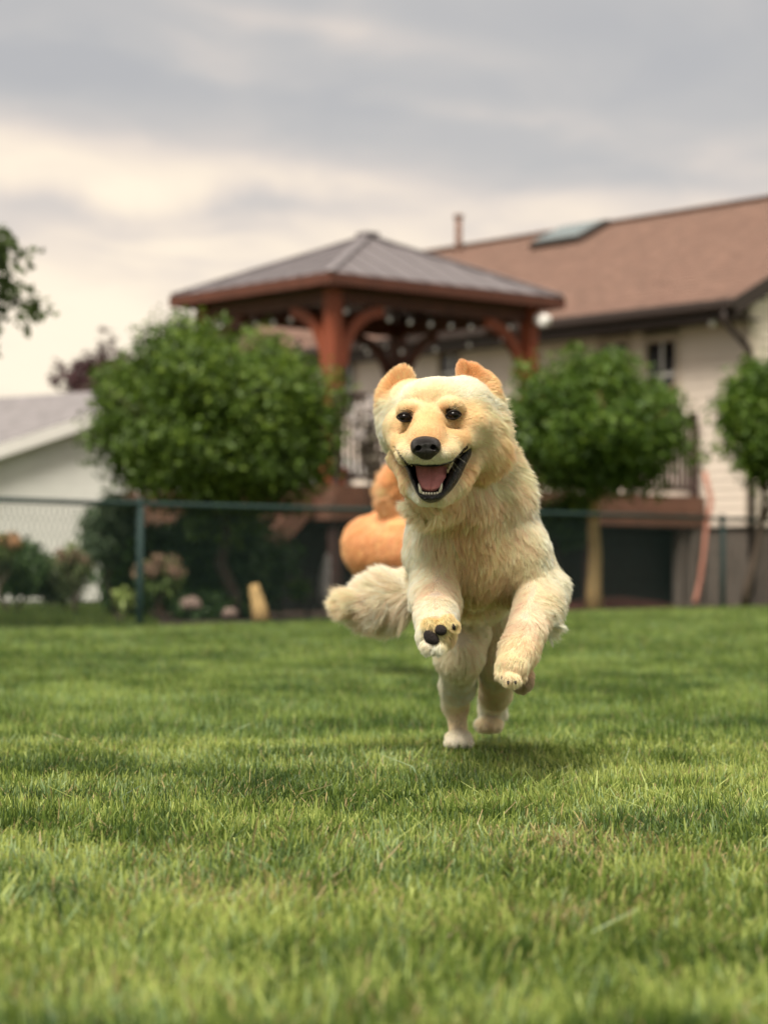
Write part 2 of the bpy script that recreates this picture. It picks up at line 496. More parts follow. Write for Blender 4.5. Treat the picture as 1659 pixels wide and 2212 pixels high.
# gutter, fascia, soffit, downspout
mb = MB(); mb.frame_box(H(S0, -.02, ZE - .24), HL * LEN, HN * .03, Vector((0, 0, .20))); mb.build('fascia', m_fascia, house)
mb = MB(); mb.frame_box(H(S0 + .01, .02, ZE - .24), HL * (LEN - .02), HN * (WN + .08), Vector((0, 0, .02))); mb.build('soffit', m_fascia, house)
mb = MB(); mb.frame_box(H(S0 - .03, -.15, ZE - .13), HL * (LEN + .06), HN * .125, Vector((0, 0, .13)), .02); mb.build('gutter', m_fascia, house)
for (n0, n1) in ((-.05, NW), (2 * NW + .05, NW)):
    a = H(S0 - .015, n0, ZE - .09 + (min(n0, 2 * NW - n0)) * slope); b = H(S0 - .015, n1, ZR - .09)
    MB().bar(a, b, .03, .20).build('rake_board', m_beige_trim if 0 else m_fascia, house)
dsp = [H(.10, -.09, ZE - .13), H(.12, -.09, ZE - .28), H(.05, .30, ZE - .60), H(.05, .335, ZE - .75), H(.05, .335, .15)]
MB().tube(dsp, .042, 8).build('downspout', m_fascia, house, True)
# skylight and flue pipe found by shooting picture rays at the roof plane
def roof_hit(px, py):
    d = Vector(((px - CX) / F, 1, (HY - py) / F))
    pn = (roof_pt(0, NW) - roof_pt(0, 0)).cross(HL).normalized()
    o_ = Vector((0, 0, CAM_H))
    return o_ + d * ((roof_pt(0, 0) - o_).dot(pn) / d.dot(pn)), pn
c1, pn = roof_hit(1146, 540); c2, _ = roof_hit(1197, 505); c3, _ = roof_hit(1308, 485)
if pn.z < 0: pn = -pn
ex, ey = HL.normalized() * -((c3 - c2).length), (roof_pt(0, NW) - roof_pt(0, 0)).normalized() * (c2 - c1).length
mb = MB().frame_box(c1 + pn * .01, ex, ey, pn * .10, .01); skl = mb.build('skylight', m_fascia, house)
e1, e2 = ex.normalized() * .06, ey.normalized() * .06
mb = MB().frame_box(c1 + e1 + e2 + pn * .10, ex - 2 * e1, ey - 2 * e2, pn * .03, .008); mb.build('pane', m_roofglass, skl)
pb, _ = roof_hit(991, 541)
top = Vector((pb.x, pb.y, z_of(468, pb.y)))
MB().tube([pb - Vector((0, 0, .3)), top], .060, 10).tube([top, top + Vector((0, 0, .05))], .085, 10).build('flue_pipe', m_shingle, house, True)
# porch light blob under the right end of the eave
o = ellipsoid('eave_light', H(.42, .05, ZE - .26), (.05, .05, .07), m_white_trim, house, 12, 8)

# ================================================================== neighbour's white outbuilding
nb = empty('garage', at(100, 1290, 31), 'white sided outbuilding with grey shingle roof beyond the left end of the fence', 'garage')
E0 = at(-100, 990, 30.0); R0 = at(361, 836, 31.2)
GL = Vector((-.80, .60, 0))
gw = Vector((R0.x - E0.x, R0.y - E0.y, 0)); gdir = gw.normalized(); gn = Vector((gdir.y, -gdir.x, 0))
E1 = E0 + gw * 2
GLEN = 9.0
def gq(u, z, depth=0): return Vector((E0.x, E0.y, 0)) + gw * u * 2 + GL * depth + Vector((0, 0, z))
zE, zR = E0.z, R0.z
z = 0.05
while z < zR - .1:
    ins = max(0.04, (z + .1 - zE) / (zR - zE) / 2 + .02)
    if ins < .48: plank(nb, gq(ins, 0), gq(1 - ins, 0), z, .112, gn, m_white_siding)
    z += .112
mb = MB()
A = [gq(.03, -.2), gq(.97, -.2), gq(.97, zE), gq(.5, zR - .05), gq(.03, zE)]
B_ = [v + GL * GLEN - gn * .04 for v in A]; A = [v - gn * .04 for v in A]
mb.add(A + B_, [(0, 1, 2, 3, 4), (9, 8, 7, 6, 5), (0, 5, 6, 1), (1, 6, 7, 2), (4, 9, 5, 0), (2, 7, 8, 3), (3, 8, 9, 4)]); mb.build('wall', m_white_siding, nb)
mb = MB()
for u0, u1 in ((-.04, .5), (1.04, .5)):
    za = zE - .08 * (zR - zE) if True else zE
    p = [gq(u0, za) + gn * .2, gq(u1, zR) + gn * .2]
    p += [p[1] + GL * (GLEN + .3), p[0] + GL * (GLEN + .3)]
    q = [v - Vector((0, 0, .10)) for v in p]
    mb.add(p + q, [(0, 1, 2, 3), (7, 6, 5, 4), (0, 4, 5, 1), (1, 5, 6, 2), (2, 6, 7, 3), (3, 7, 4, 0)])
groof = mb.build('roof', m_grey_shingle, nb)
for u0, u1 in ((-.04, .5), (1.04, .5)):
    za = zE - .08 * (zR - zE)
    MB().bar(gq(u0, za - .10) + gn * .22, gq(u1, zR - .10) + gn * .22, .03, .17).build('rake_board', m_white_trim, nb)
MB().frame_box(gq(.02, 0) + gn * .01, gdir * .1, gn * .03, Vector((0, 0, zE))).build('corner_trim', m_white_trim, nb)

# ================================================================== deck
m_deck = mat('brown_deck_boards', (.155, .075, .048), .75, .25, 6, .3, 60, stretch=(1, 1, 1), dirt=(.11, .07, .05))
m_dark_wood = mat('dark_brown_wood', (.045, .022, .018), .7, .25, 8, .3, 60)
m_dark_metal = mat('dark_metal', (.03, .025, .022), .5, .15, 10)
DS0, DS1, DN0, DN1 = .85, 4.9, -5.72, WN - .03
ZD, ZB = 1.38, .99
deck = empty('deck', H(3, -3), 'raised brown wooden deck with dark railing between house and gazebo', 'deck')
nb_ = 38
for i in range(nb_):
    w_ = (DN1 - DN0) / nb_
    MB().frame_box(H(DS0 - .02, DN0 + i * w_ + .004, ZD - .028), HL * (DS1 - DS0 + .04), HN * (w_ - .008), Vector((0, 0, .028))).build('board', m_deck, deck)
for k, (zz, hh) in enumerate([(ZD - .20, .165), (ZB, .185)]):
    pr = .0 if k == 0 else .012
    MB().frame_box(H(DS0 - .03 - pr, DN0 - .02, zz), HL * .03, HN * (DN1 - DN0 + .02), Vector((0, 0, hh)), .004).build('rim_board', m_deck, deck)
    MB().frame_box(H(DS0 + .001, DN0 - .03 - pr, zz), HL * (DS1 - DS0), HN * .03, Vector((0, 0, hh)), .004).build('rim_board', m_deck, deck)
for s in (DS0 + .05, 2.9, DS1 - .15):
    for n in (DN0 + .1, -3.6, -1.6, DN1 - .35):
        MB().box(H(s + .05, n, (ZB - .2) / 2 - .02), (.13, .13, ZB + .2), .008, rz=math.radians(49)).build('post', m_dark_wood if n < DN1 - 1 or s > 1 else m_concrete, deck)
mb = MB().frame_box(H(DS0 - .02, DN1 - .24, -.1), HL * .12, HN * .22, Vector((0, 0, ZB + .098)), .01); mb.build('pier', m_concrete, deck)
for n in np.arange(DN0 + .4, DN1, .6):
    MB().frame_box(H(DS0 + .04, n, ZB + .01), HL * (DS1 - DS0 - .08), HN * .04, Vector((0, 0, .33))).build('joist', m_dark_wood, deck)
m_deck_shade = mat('under_deck_shade_black', (.018, .013, .011), .8, .3, 8, .3, 60)  # added near-black boards stand in for the shaded void under the deck
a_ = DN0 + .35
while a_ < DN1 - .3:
    MB().frame_box(H(DS0 + .36, a_, -.1), HL * .02, HN * .135, Vector((0, 0, ZB + .09))).build('shade_board', m_deck_shade, deck); a_ += .142
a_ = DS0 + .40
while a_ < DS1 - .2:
    MB().frame_box(H(a_, DN0 + .33, -.1), HL * .135, HN * .02, Vector((0, 0, ZB + .09))).build('shade_board', m_deck_shade, deck); a_ += .142
# railing along the two outer sides
def railing(a0, a1, fn, step=.105):
    rl = MB().bar(fn(a0) + Vector((0, 0, 1.0)), fn(a1) + Vector((0, 0, 1.0)), .09, .045, .008).build('handrail', m_dark_wood, deck)
    MB().bar(fn(a0) + Vector((0, 0, .09)), fn(a1) + Vector((0, 0, .09)), .05, .05).build('bottom_rail', m_dark_wood, deck)
    a = a0 + .08
    while a < a1 - .04:
        p = fn(a); MB().bar(p + Vector((0, 0, .10)), p + Vector((0, 0, .98)), .042, .042).build('baluster', m_dark_wood, deck); a += step
    for a in np.linspace(a0, a1, max(2, int((a1 - a0) / 1.7) + 1)):
        p = fn(a); MB().bar(p, p + Vector((0, 0, 1.06)), .09, .09, .008).build('railing_post', m_dark_wood, deck)
railing(DN0 + .08, DN1 - .1, lambda n: H(DS0 + .07, n, ZD + .002), .095)
railing(DS0 + 1.45, DS1 - .1, lambda s: H(s, DN0 + .07, ZD + .002), .095)
# stairs down from the front side
for i in range(5):
    zz = ZD - .19 * (i + 1)
    nn = DN0 - .05 - .26 * i
    MB().frame_box(H(1.15, nn - .27, zz), HL * 1.05, HN * .25, Vector((0, 0, .04)), .005).build('step', m_deck, deck)
    MB().frame_box(H(1.18, nn - .03, zz - .15), HL * .99, HN * .02, Vector((0, 0, .145))).build('riser', m_deck, deck)
for s in (1.12, 2.20):
    MB().bar(H(s, DN0 - .04, ZD - .12), H(s, DN0 - 1.45, .05), .04, .24).build('stringer', m_deck, deck)

# ================================================================== gazebo
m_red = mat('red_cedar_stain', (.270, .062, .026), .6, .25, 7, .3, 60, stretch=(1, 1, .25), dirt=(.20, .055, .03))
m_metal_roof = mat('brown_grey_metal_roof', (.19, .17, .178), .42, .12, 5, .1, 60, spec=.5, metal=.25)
m_stain_shade = mat('dark_red_brown_stain_and_shade', (.105, .034, .020), .65, .25, 7, .3, 60)  # stain of fascia and beams, also puts shade into far post and braces
gz0 = empty('gazebo', H(2.8, -3.5, ZD), 'red cedar gazebo with low pyramid metal roof standing on the deck', 'gazebo')
GS0, GS1, GN0, GN1 = 1.35, 4.39, -5.37, -1.64
ZEV = 3.80
gc = ((GS0 + GS1) / 2, (GN0 + GN1) / 2)
# apex: picture column 828, row 505
ap = H(gc[0], gc[1]); ZAP = z_of(508, ap.y)
cor = [(GS0, GN0), (GS0, GN1), (GS1, GN1), (GS1, GN0)]
ctr = H(gc[0], gc[1], ZAP)
for k in range(4):
    a, b = H(*cor[k], ZEV), H(*cor[(k + 1) % 4], ZEV)
    nseg = 10
    for i in range(nseg):       # standing seam panels
        p0, p1 = a.lerp(b, i / nseg), a.lerp(b, (i + 1) / nseg)
        # panels run up the slope and are cut at the hips
        def up(p, t):
            mid = a.lerp(b, .5); u = (p - a).length / (b - a).length
            hgt = min(u, 1 - u) * 2
            return p + (ctr - mid) * hgt * t
        q0, q1 = up(p0, 1), up(p1, 1)
        nn = (b - a).cross(ctr - a).normalized();
        if nn.z < 0: nn = -nn
        th = nn * .02
        vs = [p0, p1, q1, q0]
        if (q0 - p0).length < .02: vs = [p0, p1, q1]
        if (q1 - p1).length < .02: vs = [p0, p1, q0]
        m_ = len(vs)
        allv = vs + [v - th for v in vs]
        ff = [tuple(range(m_)), tuple(range(2 * m_ - 1, m_ - 1, -1))] + [(j, j + m_, (j + 1) % m_ + m_, (j + 1) % m_) for j in range(m_)]
        pan = mesh_obj('roof_panel', allv, ff, m_metal_roof, gz0)
        if (q0 - p0).length > .05: MB().bar(p0 + nn * .006, q0 + nn * .006, .022, .022, up=nn).build('seam', m_metal_roof, pan)
    MB().bar(a + Vector((0, 0, .012)), ctr + Vector((0, 0, .012)), .11, .03, .006).build('hip_cap', m_metal_roof, gz0)
    d_ = (b - a).normalized()
    MB().bar(a - Vector((0, 0, .075)) - d_ * .02, b - Vector((0, 0, .075)) + d_ * .02, .03, .13, .004).build('fascia', m_stain_shade, gz0)
    # rafters under the panels
    for i in range(1, 6):
        p = a.lerp(b, i / 6); u = i / 6; hg = min(u, 1 - u) * 2
        MB().bar(p - Vector((0, 0, .07)), p + (ctr - a.lerp(b, .5)) * hg * .97 - Vector((0, 0, .07)), .04, .09).build('rafter', m_dark_wood, gz0)
    MB().bar(a - Vector((0, 0, .08)), ctr - Vector((0, 0, .10)), .05, .12).build('hip_rafter', m_dark_wood, gz0)
MB().box(ctr + Vector((0, 0, .02)), (.22, .22, .05), .012, rz=math.radians(41)).build('apex_cap', m_metal_roof, gz0)
IN = .30
pc = [(GS0 + IN, GN0 + IN), (GS0 + IN, GN1 - IN), (GS1 - IN, GN1 - IN), (GS1 - IN, GN0 + IN)]
ZBM = 3.68
for k in range(4):
    a, b = H(*pc[k]), H(*pc[(k + 1) % 4])
    MB().box(a + Vector((0, 0, (ZD + ZBM) / 2)), (.175, .175, ZBM - ZD - .004), .012, rz=math.radians(49)).build('post', m_stain_shade if k == 2 else m_red, gz0)  # far post takes the darker tone: its shade is put into the colour
    MB().box(a + Vector((0, 0, ZD + .12)), (.22, .22, .235), .012, rz=math.radians(49)).build('post_base', m_red, gz0)
    d_ = (b - a).normalized()
    MB().bar(a + Vector((0, 0, ZBM - .08)) + d_ * .09, b + Vector((0, 0, ZBM - .08)) - d_ * .09, .09, .20, .008).build('beam', m_stain_shade, gz0)
    # curved knee braces both ends
    for (p, dd) in ((a, d_), (b, -d_)):
        n_ = 9; outer, inner = [], []
        side = Vector((-dd.y, dd.x, 0)) * .035
        for i in range(n_):
            t = i / (n_ - 1)
            th = t * math.pi / 2
            r1, r2 = .62, .76
            cpt = p + dd * .74 + Vector((0, 0, ZBM - .18 - .70))
            outer.append(cpt + (-dd) * r2 * .88 * math.cos(th) + Vector((0, 0, .70 * math.sin(th) + .0)))
            inner.append(cpt + (-dd) * (r2 * .88 - .12) * math.cos(th) + Vector((0, 0, (.70 - .12) * math.sin(th) - .02 * (1 - t))))
        vs = [v + side for v in outer] + [v + side for v in inner] + [v - side for v in outer] + [v - side for v in inner]
        ff = []
        for i in range(n_ - 1):
            ff += [(i, i + 1, n_ + i + 1, n_ + i), (2 * n_ + i, 3 * n_ + i, 3 * n_ + i + 1, 2 * n_ + i + 1), (i, 2 * n_ + i, 2 * n_ + i + 1, i + 1), (n_ + i, n_ + i + 1, 3 * n_ + i + 1, 3 * n_ + i)]
        ff += [(0, n_, 3 * n_, 2 * n_), (n_ - 1, 3 * n_ - 1, 4 * n_ - 1, 2 * n_ - 1)]
        mesh_obj('brace', vs, ff, m_red if k in (0, 3) and p is (a if k == 0 else b) or k == 0 else m_stain_shade, gz0)  # remaining braces darkened, shade put into their colour

# string lights sagging along the beams: each string is one thing, bulbs are its parts
m_bulb = mat('frosted_bulb', (.72, .70, .66), .25, .05, 5, spec=.6, emit=((1, .95, .85), .02))
def light_string(a, b, n, sag, label):
    root = empty('string_light', a, label, 'string light', 'string lights hanging in the gazebo')
    pts = [a.lerp(b, t) - Vector((0, 0, sag * 4 * t * (1 - t))) for t in np.linspace(0, 1, 17)]
    MB().tube(pts, .005, 5).build('cable', m_dark_metal, root)
    for i in range(n):
        t = (i + .5) / n; p = a.lerp(b, t) - Vector((0, 0, sag * 4 * t * (1 - t)))
        b_ = ellipsoid('bulb', p - Vector((0, 0, .085)), (.026, .026, .031), m_bulb, root, 10, 7)
        MB().tube([p, p - Vector((0, 0, .05))], .016, 7).build('socket', m_dark_metal, b_)
q = [H(*c, ZBM - .16) for c in pc]
q = [v + (H(gc[0], gc[1], v.z) - v).normalized() * .12 for v in q]
light_string(q[3], q[0], 7, .06, 'string of round bulbs under the left front beam of the gazebo')
light_string(q[0], q[1], 9, .07, 'string of round bulbs under the right front beam of the gazebo')
light_string(q[1] - Vector((0, 0, .10)), q[3] - Vector((0, 0, .1)), 9, .22, 'string of round bulbs sagging across the middle of the gazebo')
light_string(q[3] - Vector((0, 0, .05)), q[2] - Vector((0, 0, .05)), 8, .1, 'string of round bulbs on the far left side of the gazebo')
# white flood light on the right post
fl = at(1172, 692, H(*pc[1]).y - .2)
root = empty('floodlight', fl, 'small white outdoor lamp mounted on the right gazebo post', 'lamp')
mb = MB(); mb.tube([fl + Vector((-.09, 0, .02)), fl + Vector((.02, -.02, .01)), fl + Vector((.09, -.04, -.01))], [.055, .075, .06], 14); mb.build('housing', m_white_trim, root, True)
ellipsoid('lens', fl + Vector((.0, -.055, -.03)), (.06, .035, .05), m_bulb, root, 12, 8)
MB().tube([fl + Vector((-.06, .02, .0)), fl + Vector((-.10, .16, .03))], .02, 8).build('bracket', m_white_trim, root, True)

# copper coloured hose hanging from the railing beside the pier
m_copper = mat('copper_hose', (.36, .15, .10), .6, .2, 10)
p0 = at(1527, 1032, 28.2)
pts = [at(1522, 1020, 28.15), at(1528, 1050, 28.05), at(1536, 1080, 28.0), at(1531, 1110, 27.95), at(1524, 1150, 27.85), at(1519, 1200, 27.75), at(1512, 1250, 27.65), at(1504, 1285, 27.6), at(1500, 1301, 27.5)]
o = MB().tube(pts, .032, 8).build('drain_hose', m_copper, None, True)
tag(o, 'copper coloured drain hose hanging down the right end of the deck', 'hose')
# ================================================================== leaves
def leaf_mat(name, rough=.5, transl=.35):
    return mat(name, (.1, .2, .05), rough, .22, 30, attr='col', transl=transl, spec=.35)
m_leaf = leaf_mat('green_leaf')
m_purple_leaf = leaf_mat('purple_leaf', .6, .25)
m_petal = leaf_mat('pale_petal', .7, .4)
m_bark = mat('grey_brown_bark', (.075, .055, .040), .9, .3, 12, .8, 60, stretch=(1, 1, .3))
m_pale_bark = mat('yellow_brown_trunk', (.46, .31, .13), .85, .2, 10, .5, 50, stretch=(1, 1, .3), dirt=(.22, .16, .07))

def leaves(centers, radii, n, size, cols, shell=.55, seed=1, droop=.25, aspect=.55, sizevar=.35, floor=None):
    """leaf-shaped folded faces spread through a set of clumps"""
    r = np.random.default_rng(seed)
    C, Rd = np.asarray(centers, float), np.asarray(radii, float)
    vol = (Rd[:, 0] * Rd[:, 1] * Rd[:, 2]) ** .75; w_ = vol / vol.sum()
    k = r.choice(len(C), n, p=w_)
    d = r.normal(size=(n, 3)); d /= np.linalg.norm(d, axis=1)[:, None]
    rad = (shell + (1 - shell) * r.random(n)) ** .8 * (1 + .10 * r.normal(size=n))
    P = C[k] + d * Rd[k] * rad[:, None]
    if floor is not None: P[:, 2] = np.maximum(P[:, 2], floor + r.random(n) * .1)
    nrm = d * .7 + r.normal(size=(n, 3)) * .55 + np.array([0, 0, .45]); nrm /= np.linalg.norm(nrm, axis=1)[:, None]
    t = np.cross(nrm, r.normal(size=(n, 3))); t /= np.linalg.norm(t, axis=1)[:, None]
    t[:, 2] -= droop; t -= nrm * (t * nrm).sum(1)[:, None]; t /= np.linalg.norm(t, axis=1)[:, None]
    b = np.cross(nrm, t)
    L = size * (1 + sizevar * r.normal(size=n)).clip(.4, 1.8)
    W = L * aspect
    base = P; tip = P + t * L[:, None] - nrm * (L * .12)[:, None]
    m1 = P + t * (L * .45)[:, None]
    lf = m1 + b * (W / 2)[:, None] + nrm * (L * .10)[:, None]; rt = m1 - b * (W / 2)[:, None] + nrm * (L * .10)[:, None]
    V = np.stack([base, rt, tip, lf], 1).reshape(-1, 3)
    i = np.arange(n) * 4
    T = np.stack([np.stack([i, i + 1, i + 2], 1), np.stack([i, i + 2, i + 3], 1)], 1).reshape(-1, 3)
    cols = np.asarray(cols, float)
    # whole clumps differ a little in species colour, single leaves differ more
    cj = r.random((len(C), 1))
    u = np.clip(cj[k, 0] * .35 + r.random(n) * .65, 0, .999) * (len(cols) - 1)
    a = np.floor(u).astype(int); f = (u - a)[:, None]
    cc = cols[a] * (1 - f) + cols[a + 1] * f
    return V, T, np.repeat(cc, 4, 0)

def clumps(c, rad, n, size, seed, squash=1.0):
    r = np.random.default_rng(seed); out, rr_ = [], []
    for i in range(n):
        d = r.normal(size=3); d /= np.linalg.norm(d)
        t = r.uniform(.40, 1.0) ** .8
        s_ = size * r.uniform(.7, 1.25)
        out.append(np.array(c) + d * (np.array(rad) - s_ * .75) * t); rr_.append([s_, s_, s_ * squash])
    return out, rr_

def limb_tree(root, base, c, rad, seed, r0, m, nl=7, wobble=.05, pts0=None, name='trunk'):
    r = random.Random(seed); mb = MB()
    base = Vector(base); c = Vector(c)
    top = Vector((c.x, c.y, c.z - rad[2] * .2))
    n = 7; trunk = [base.lerp(top, i / (n - 1)) + Vector((r.gauss(0, wobble), r.gauss(0, wobble), 0)) * (i > 0) for i in range(n)]
    if pts0: trunk = pts0 + trunk[-2:]; n = len(trunk)
    mb.tube(trunk, [r0 * (1.25 if i == 0 else 1 - .55 * i / (n - 1)) for i in range(n)], 9)
    for k in range(nl):
        s_ = trunk[r.randint(n // 2, n - 1)]
        d = Vector((r.gauss(0, 1), r.gauss(0, 1), r.uniform(-.2, .9))).normalized()
        e = c + Vector((d.x * rad[0], d.y * rad[1], d.z * rad[2])) * .66
        mid = s_.lerp(e, .5) + Vector((r.gauss(0, .05), r.gauss(0, .05), .05))
        mb.tube([s_, mid, e], [r0 * .4, r0 * .25, r0 * .07], 6)
        for q in range(3):
            e2 = e + Vector((r.gauss(0, 1), r.gauss(0, 1), r.gauss(0, 1))) * rad[0] * .12
            mb.tube([mid, e2], [r0 * .15, r0 * .04], 5)
    return mb.build(name, m, root, True)

GREEN = [(.036, .068, .012), (.060, .108, .016), (.098, .170, .020), (.21, .30, .036)]
GREEN_Y = [(.040, .085, .012), (.070, .138, .018), (.115, .205, .022), (.21, .30, .034)]
GREEN_D = [(.032, .066, .018), (.048, .10, .025), (.075, .145, .036), (.12, .20, .05)]
GREEN_G = [(.07, .11, .06), (.10, .15, .08), (.14, .20, .11), (.2, .26, .15)]

def blob_tree(name, label, cat, group, px, py, Y, rpx, rpy, n, size, cols, seed, ncl=40, clsz=.3, trunk=None, m_tr=None, r0=.06, lm=None, depth=None, droop=.25, extra=None, wob=.05):
    c = at(px, py, Y); k = Y / F
    rad = (rpx * k, (depth or min(rpx * k, 1.3)), rpy * k)
    bx_ = at(*(trunk or (px, py)), Y)
    base = Vector((bx_.x, Y, float(gz(bx_.x, Y)) - .05))
    root = empty(name, base, label, cat, group)
    cs, rs = clumps(c, rad, ncl, clsz, seed)
    if extra:
        for (ex, ey, er) in extra: cs.append(np.array(at(ex, ey, Y + rng.normal() * .2))); rs.append([er * k] * 3)
    V, T, cc = leaves(cs, rs, n, size, cols, seed=seed, shell=.35, droop=droop)
    o = np_mesh('crown', V, T, lm or m_leaf, root, col=cc)
    o['kind'] = 'stuff'
    limb_tree(root, base, c, rad, seed, r0, m_tr or m_bark, 10, wob)
    return root

blob_tree('ball_tree', 'large dense round green tree left of the gazebo post, behind the fence', 'tree', 'round trees along the deck',
          474, 900, 21.3, 322, 240, 62000, .062, GREEN, 11, 170, .34, (500, 1300), m_bark, .07,
          extra=[(480, 690, 26), (330, 735, 30), (590, 745, 34), (245, 850, 30), (215, 940, 28), (700, 900, 35), (690, 1010, 34), (640, 1050, 30), (400, 1085, 44), (460, 1100, 48), (520, 1095, 48), (580, 1080, 44), (340, 1070, 40), (620, 1000, 50), (300, 1010, 44), (260, 800, 34), (230, 900, 36), (560, 1120, 36), (430, 1135, 40), (500, 1150, 40), (735, 960, 22)])
blob_tree('ball_tree', 'round green tree on a pale yellow trunk, just right of the pale dog', 'tree', 'round trees along the deck',
          1282, 922, 24.0, 218, 176, 38000, .064, GREEN_Y, 12, 120, .32, (1283, 1310), m_pale_bark, .090, wob=.012,
          extra=[(1130, 800, 38), (1240, 765, 34), (1330, 770, 30), (1460, 940, 35), (1500, 985, 40), (1090, 870, 28), (1180, 1040, 45), (1420, 1040, 45)])
blob_tree('ball_tree', 'round green tree with thin dark forked trunk, cut by the right edge', 'tree', 'round trees along the deck',
          1672, 910, 24.6, 142, 172, 18000, .064, GREEN_Y, 13, 60, .30, (1607, 1310), m_bark, .05,
          extra=[(1570, 880, 28), (1560, 960, 28), (1620, 790, 26), (1600, 1010, 26), (1585, 830, 22)])
# lower shrubs behind the fence
def shrub(label, px, py, Y, rpx, rpy, n, size, cols, seed, ncl=22, clsz=.2, name='shrub', group='shrubs behind the fence', lm=None, extra=None):
    return blob_tree(name, label, 'shrub', group, px, py, Y, rpx, rpy, n, size, cols, seed, ncl, clsz, None, m_bark, .025, lm, extra=extra)
shrub('wide dark green shrub under the large round tree', 440, 1205, 22.4, 230, 140, 20000, .08, GREEN_D, 21, 60, .27)
shrub('grey green rounded shrub in front of the white outbuilding', 238, 1140, 22.0, 80, 100, 6500, .055, GREEN_G, 22, 22, .16)
shrub('dark green shrub right of the big round tree, beside the stairs', 565, 1225, 22.6, 52, 95, 4000, .07, GREEN_D, 23, 18, .18)
shrub('low dark shrub below the grey green one, by the fence post', 285, 1250, 22.8, 90, 72, 5000, .07, GREEN_D, 24, 18, .17)
shrub('leafy dark shrub at the left edge in front of the white wall', 35, 1225, 24.5, 82, 72, 4200, .07, [(.05, .10, .03), (.08, .14, .05), (.12, .2, .06)], 25, 16, .2)
shrub('low mixed shrub beside the leafy one, near the white wall', 128, 1248, 25.0, 74, 55, 3600, .06, [(.10, .13, .06), (.14, .18, .08), (.18, .24, .09)], 26, 16, .16)
shrub('small bright green plant growing under the stairs', 650, 1272, 22.0, 26, 18, 420, .06, GREEN_Y, 27, 6, .07)
shrub('dark climbing shrub below the round tree with the pale trunk', 1215, 1120, 24.6, 75, 75, 3000, .08, GREEN_D, 28, 14, .16)
shrub('dark low ground shrub at the foot of the large round tree', 470, 1310, 21.6, 120, 38, 3500, .07, GREEN_D, 35, 20, .14)
# flowering shrubs
def flowers(label, px, py, Y, rpx, rpy, seed, ncol, fcol, nl=1400, nf=16):
    root = shrub(label, px, py, Y, rpx, rpy, nl, .06, ncol, seed, 14, .14, 'flowering_shrub', 'flowering shrubs by the fence')
    r = np.random.default_rng(seed + 50); k = Y / F
    cs, rs = [], []
    for i in range(nf):
        a = r.uniform(0, 2 * math.pi); q = r.uniform(.3, 1.0)
        c = at(px + rpx * q * math.cos(a), py - rpy * (.15 + .85 * abs(math.sin(a)) * q), Y - .18 * r.random())
        h = r.uniform(.045, .075)
        V, T, cc = leaves([np.array(c)], [[h, h, h * .8]], 60, .028, fcol, seed=int(r.integers(1e6)), shell=.8, aspect=.9)
        np_mesh('flower_head', V, T, m_petal, root, col=cc)
    return root
PINK = [(.26, .17, .12), (.36, .24, .17), (.42, .33, .22)]
flowers('hydrangea shrub with faded pink flower heads right of the fence post', 352, 1248, 20.6, 52, 46, 41, [(.10, .16, .05), (.16, .24, .06), (.25, .33, .09)], PINK)
flowers('loose pale shrub with peach flower heads in front of the white wall', 165, 1215, 24.0, 40, 45, 42, [(.14, .18, .08), (.2, .25, .1), (.26, .3, .14)], PINK, 900, 12)
flowers('orange pink flowers at the far left edge beside the white wall', 10, 1180, 24.0, 26, 30, 43, [(.12, .18, .06), (.18, .24, .08), (.22, .3, .1)], [(.5, .27, .14), (.6, .36, .2), (.6, .45, .3)], 500, 8)
flowers('white flowered climbing plant in front of the deck railing', 798, 960, 24.6, 40, 110, 44, [(.10, .08, .06), (.16, .13, .1), (.2, .2, .12)], [(.7, .66, .66), (.75, .68, .66), (.8, .78, .74)], 500, 17)
# yellow-green leafy stalk by the post
shrub('yellow green leaf spray leaning on the fence post', 272, 1290, 20.4, 24, 16, 260, .07, [(.28, .36, .10), (.36, .45, .14), (.42, .5, .18)], 29, 6, .06)

# stump-like leaning trunk in front of the dark shrubs, and rocks
pts = [at(566, 1345, 20.2), at(560, 1310, 20.25), at(552, 1278, 20.3), at(549, 1262, 20.3)]
o = MB().tube(pts, [.085, .072, .055, .04], 10).build('tree_stump', m_pale_bark, None, True)
tag(o, 'short leaning yellow brown tree stump in front of the dark shrubs', 'tree stump')
m_rock = mat('pinkish_rock', (.20, .145, .12), .9, .2, 14, .6, 40)
def rock(px, py, Y, sx, sy, label, seed):
    r = random.Random(seed); k = Y / F; c = at(px, py, Y)
    bm = bmesh.new(); bmesh.ops.create_icosphere(bm, subdivisions=3, radius=1)
    for v in bm.verts:
        n_ = noise.noise(v.co * 1.3 + Vector((seed, 0, 0))); v.co *= 1 + .28 * n_
        v.co = Vector((v.co.x * sx * k, v.co.y * sx * k * .8, max(v.co.z, -.6) * sy * k)) + c
    me = bpy.data.meshes.new('rock'); bm.to_mesh(me); bm.free(); me.materials.append(m_rock)
    me.polygons.foreach_set('use_smooth', np.ones(len(me.polygons), bool))
    o = bpy.data.objects.new('rock', me); COL.objects.link(o); tag(o, label, 'rock', 'rocks at the foot of the shrubs')
rock(413, 1305, 20.4, 24, 17, 'larger pinkish rock below the flowering shrub', 3)
rock(497, 1325, 20.3, 17, 12, 'smaller pinkish rock between the larger rock and the stump', 8)
# pale garden ornament near the stairs
o = MB().tube([at(700, 1305, 22.0), at(700, 1275, 22.0), at(704, 1235, 22.0), at(707, 1205, 22.0), at(708, 1195, 22)], [.05, .065, .055, .035, .01], 12).build('garden_ornament', mat('weathered_white', (.36, .34, .33), .8, .15, 10), None, True)
tag(o, 'slim pale upright garden ornament left of the orange dog', 'ornament')
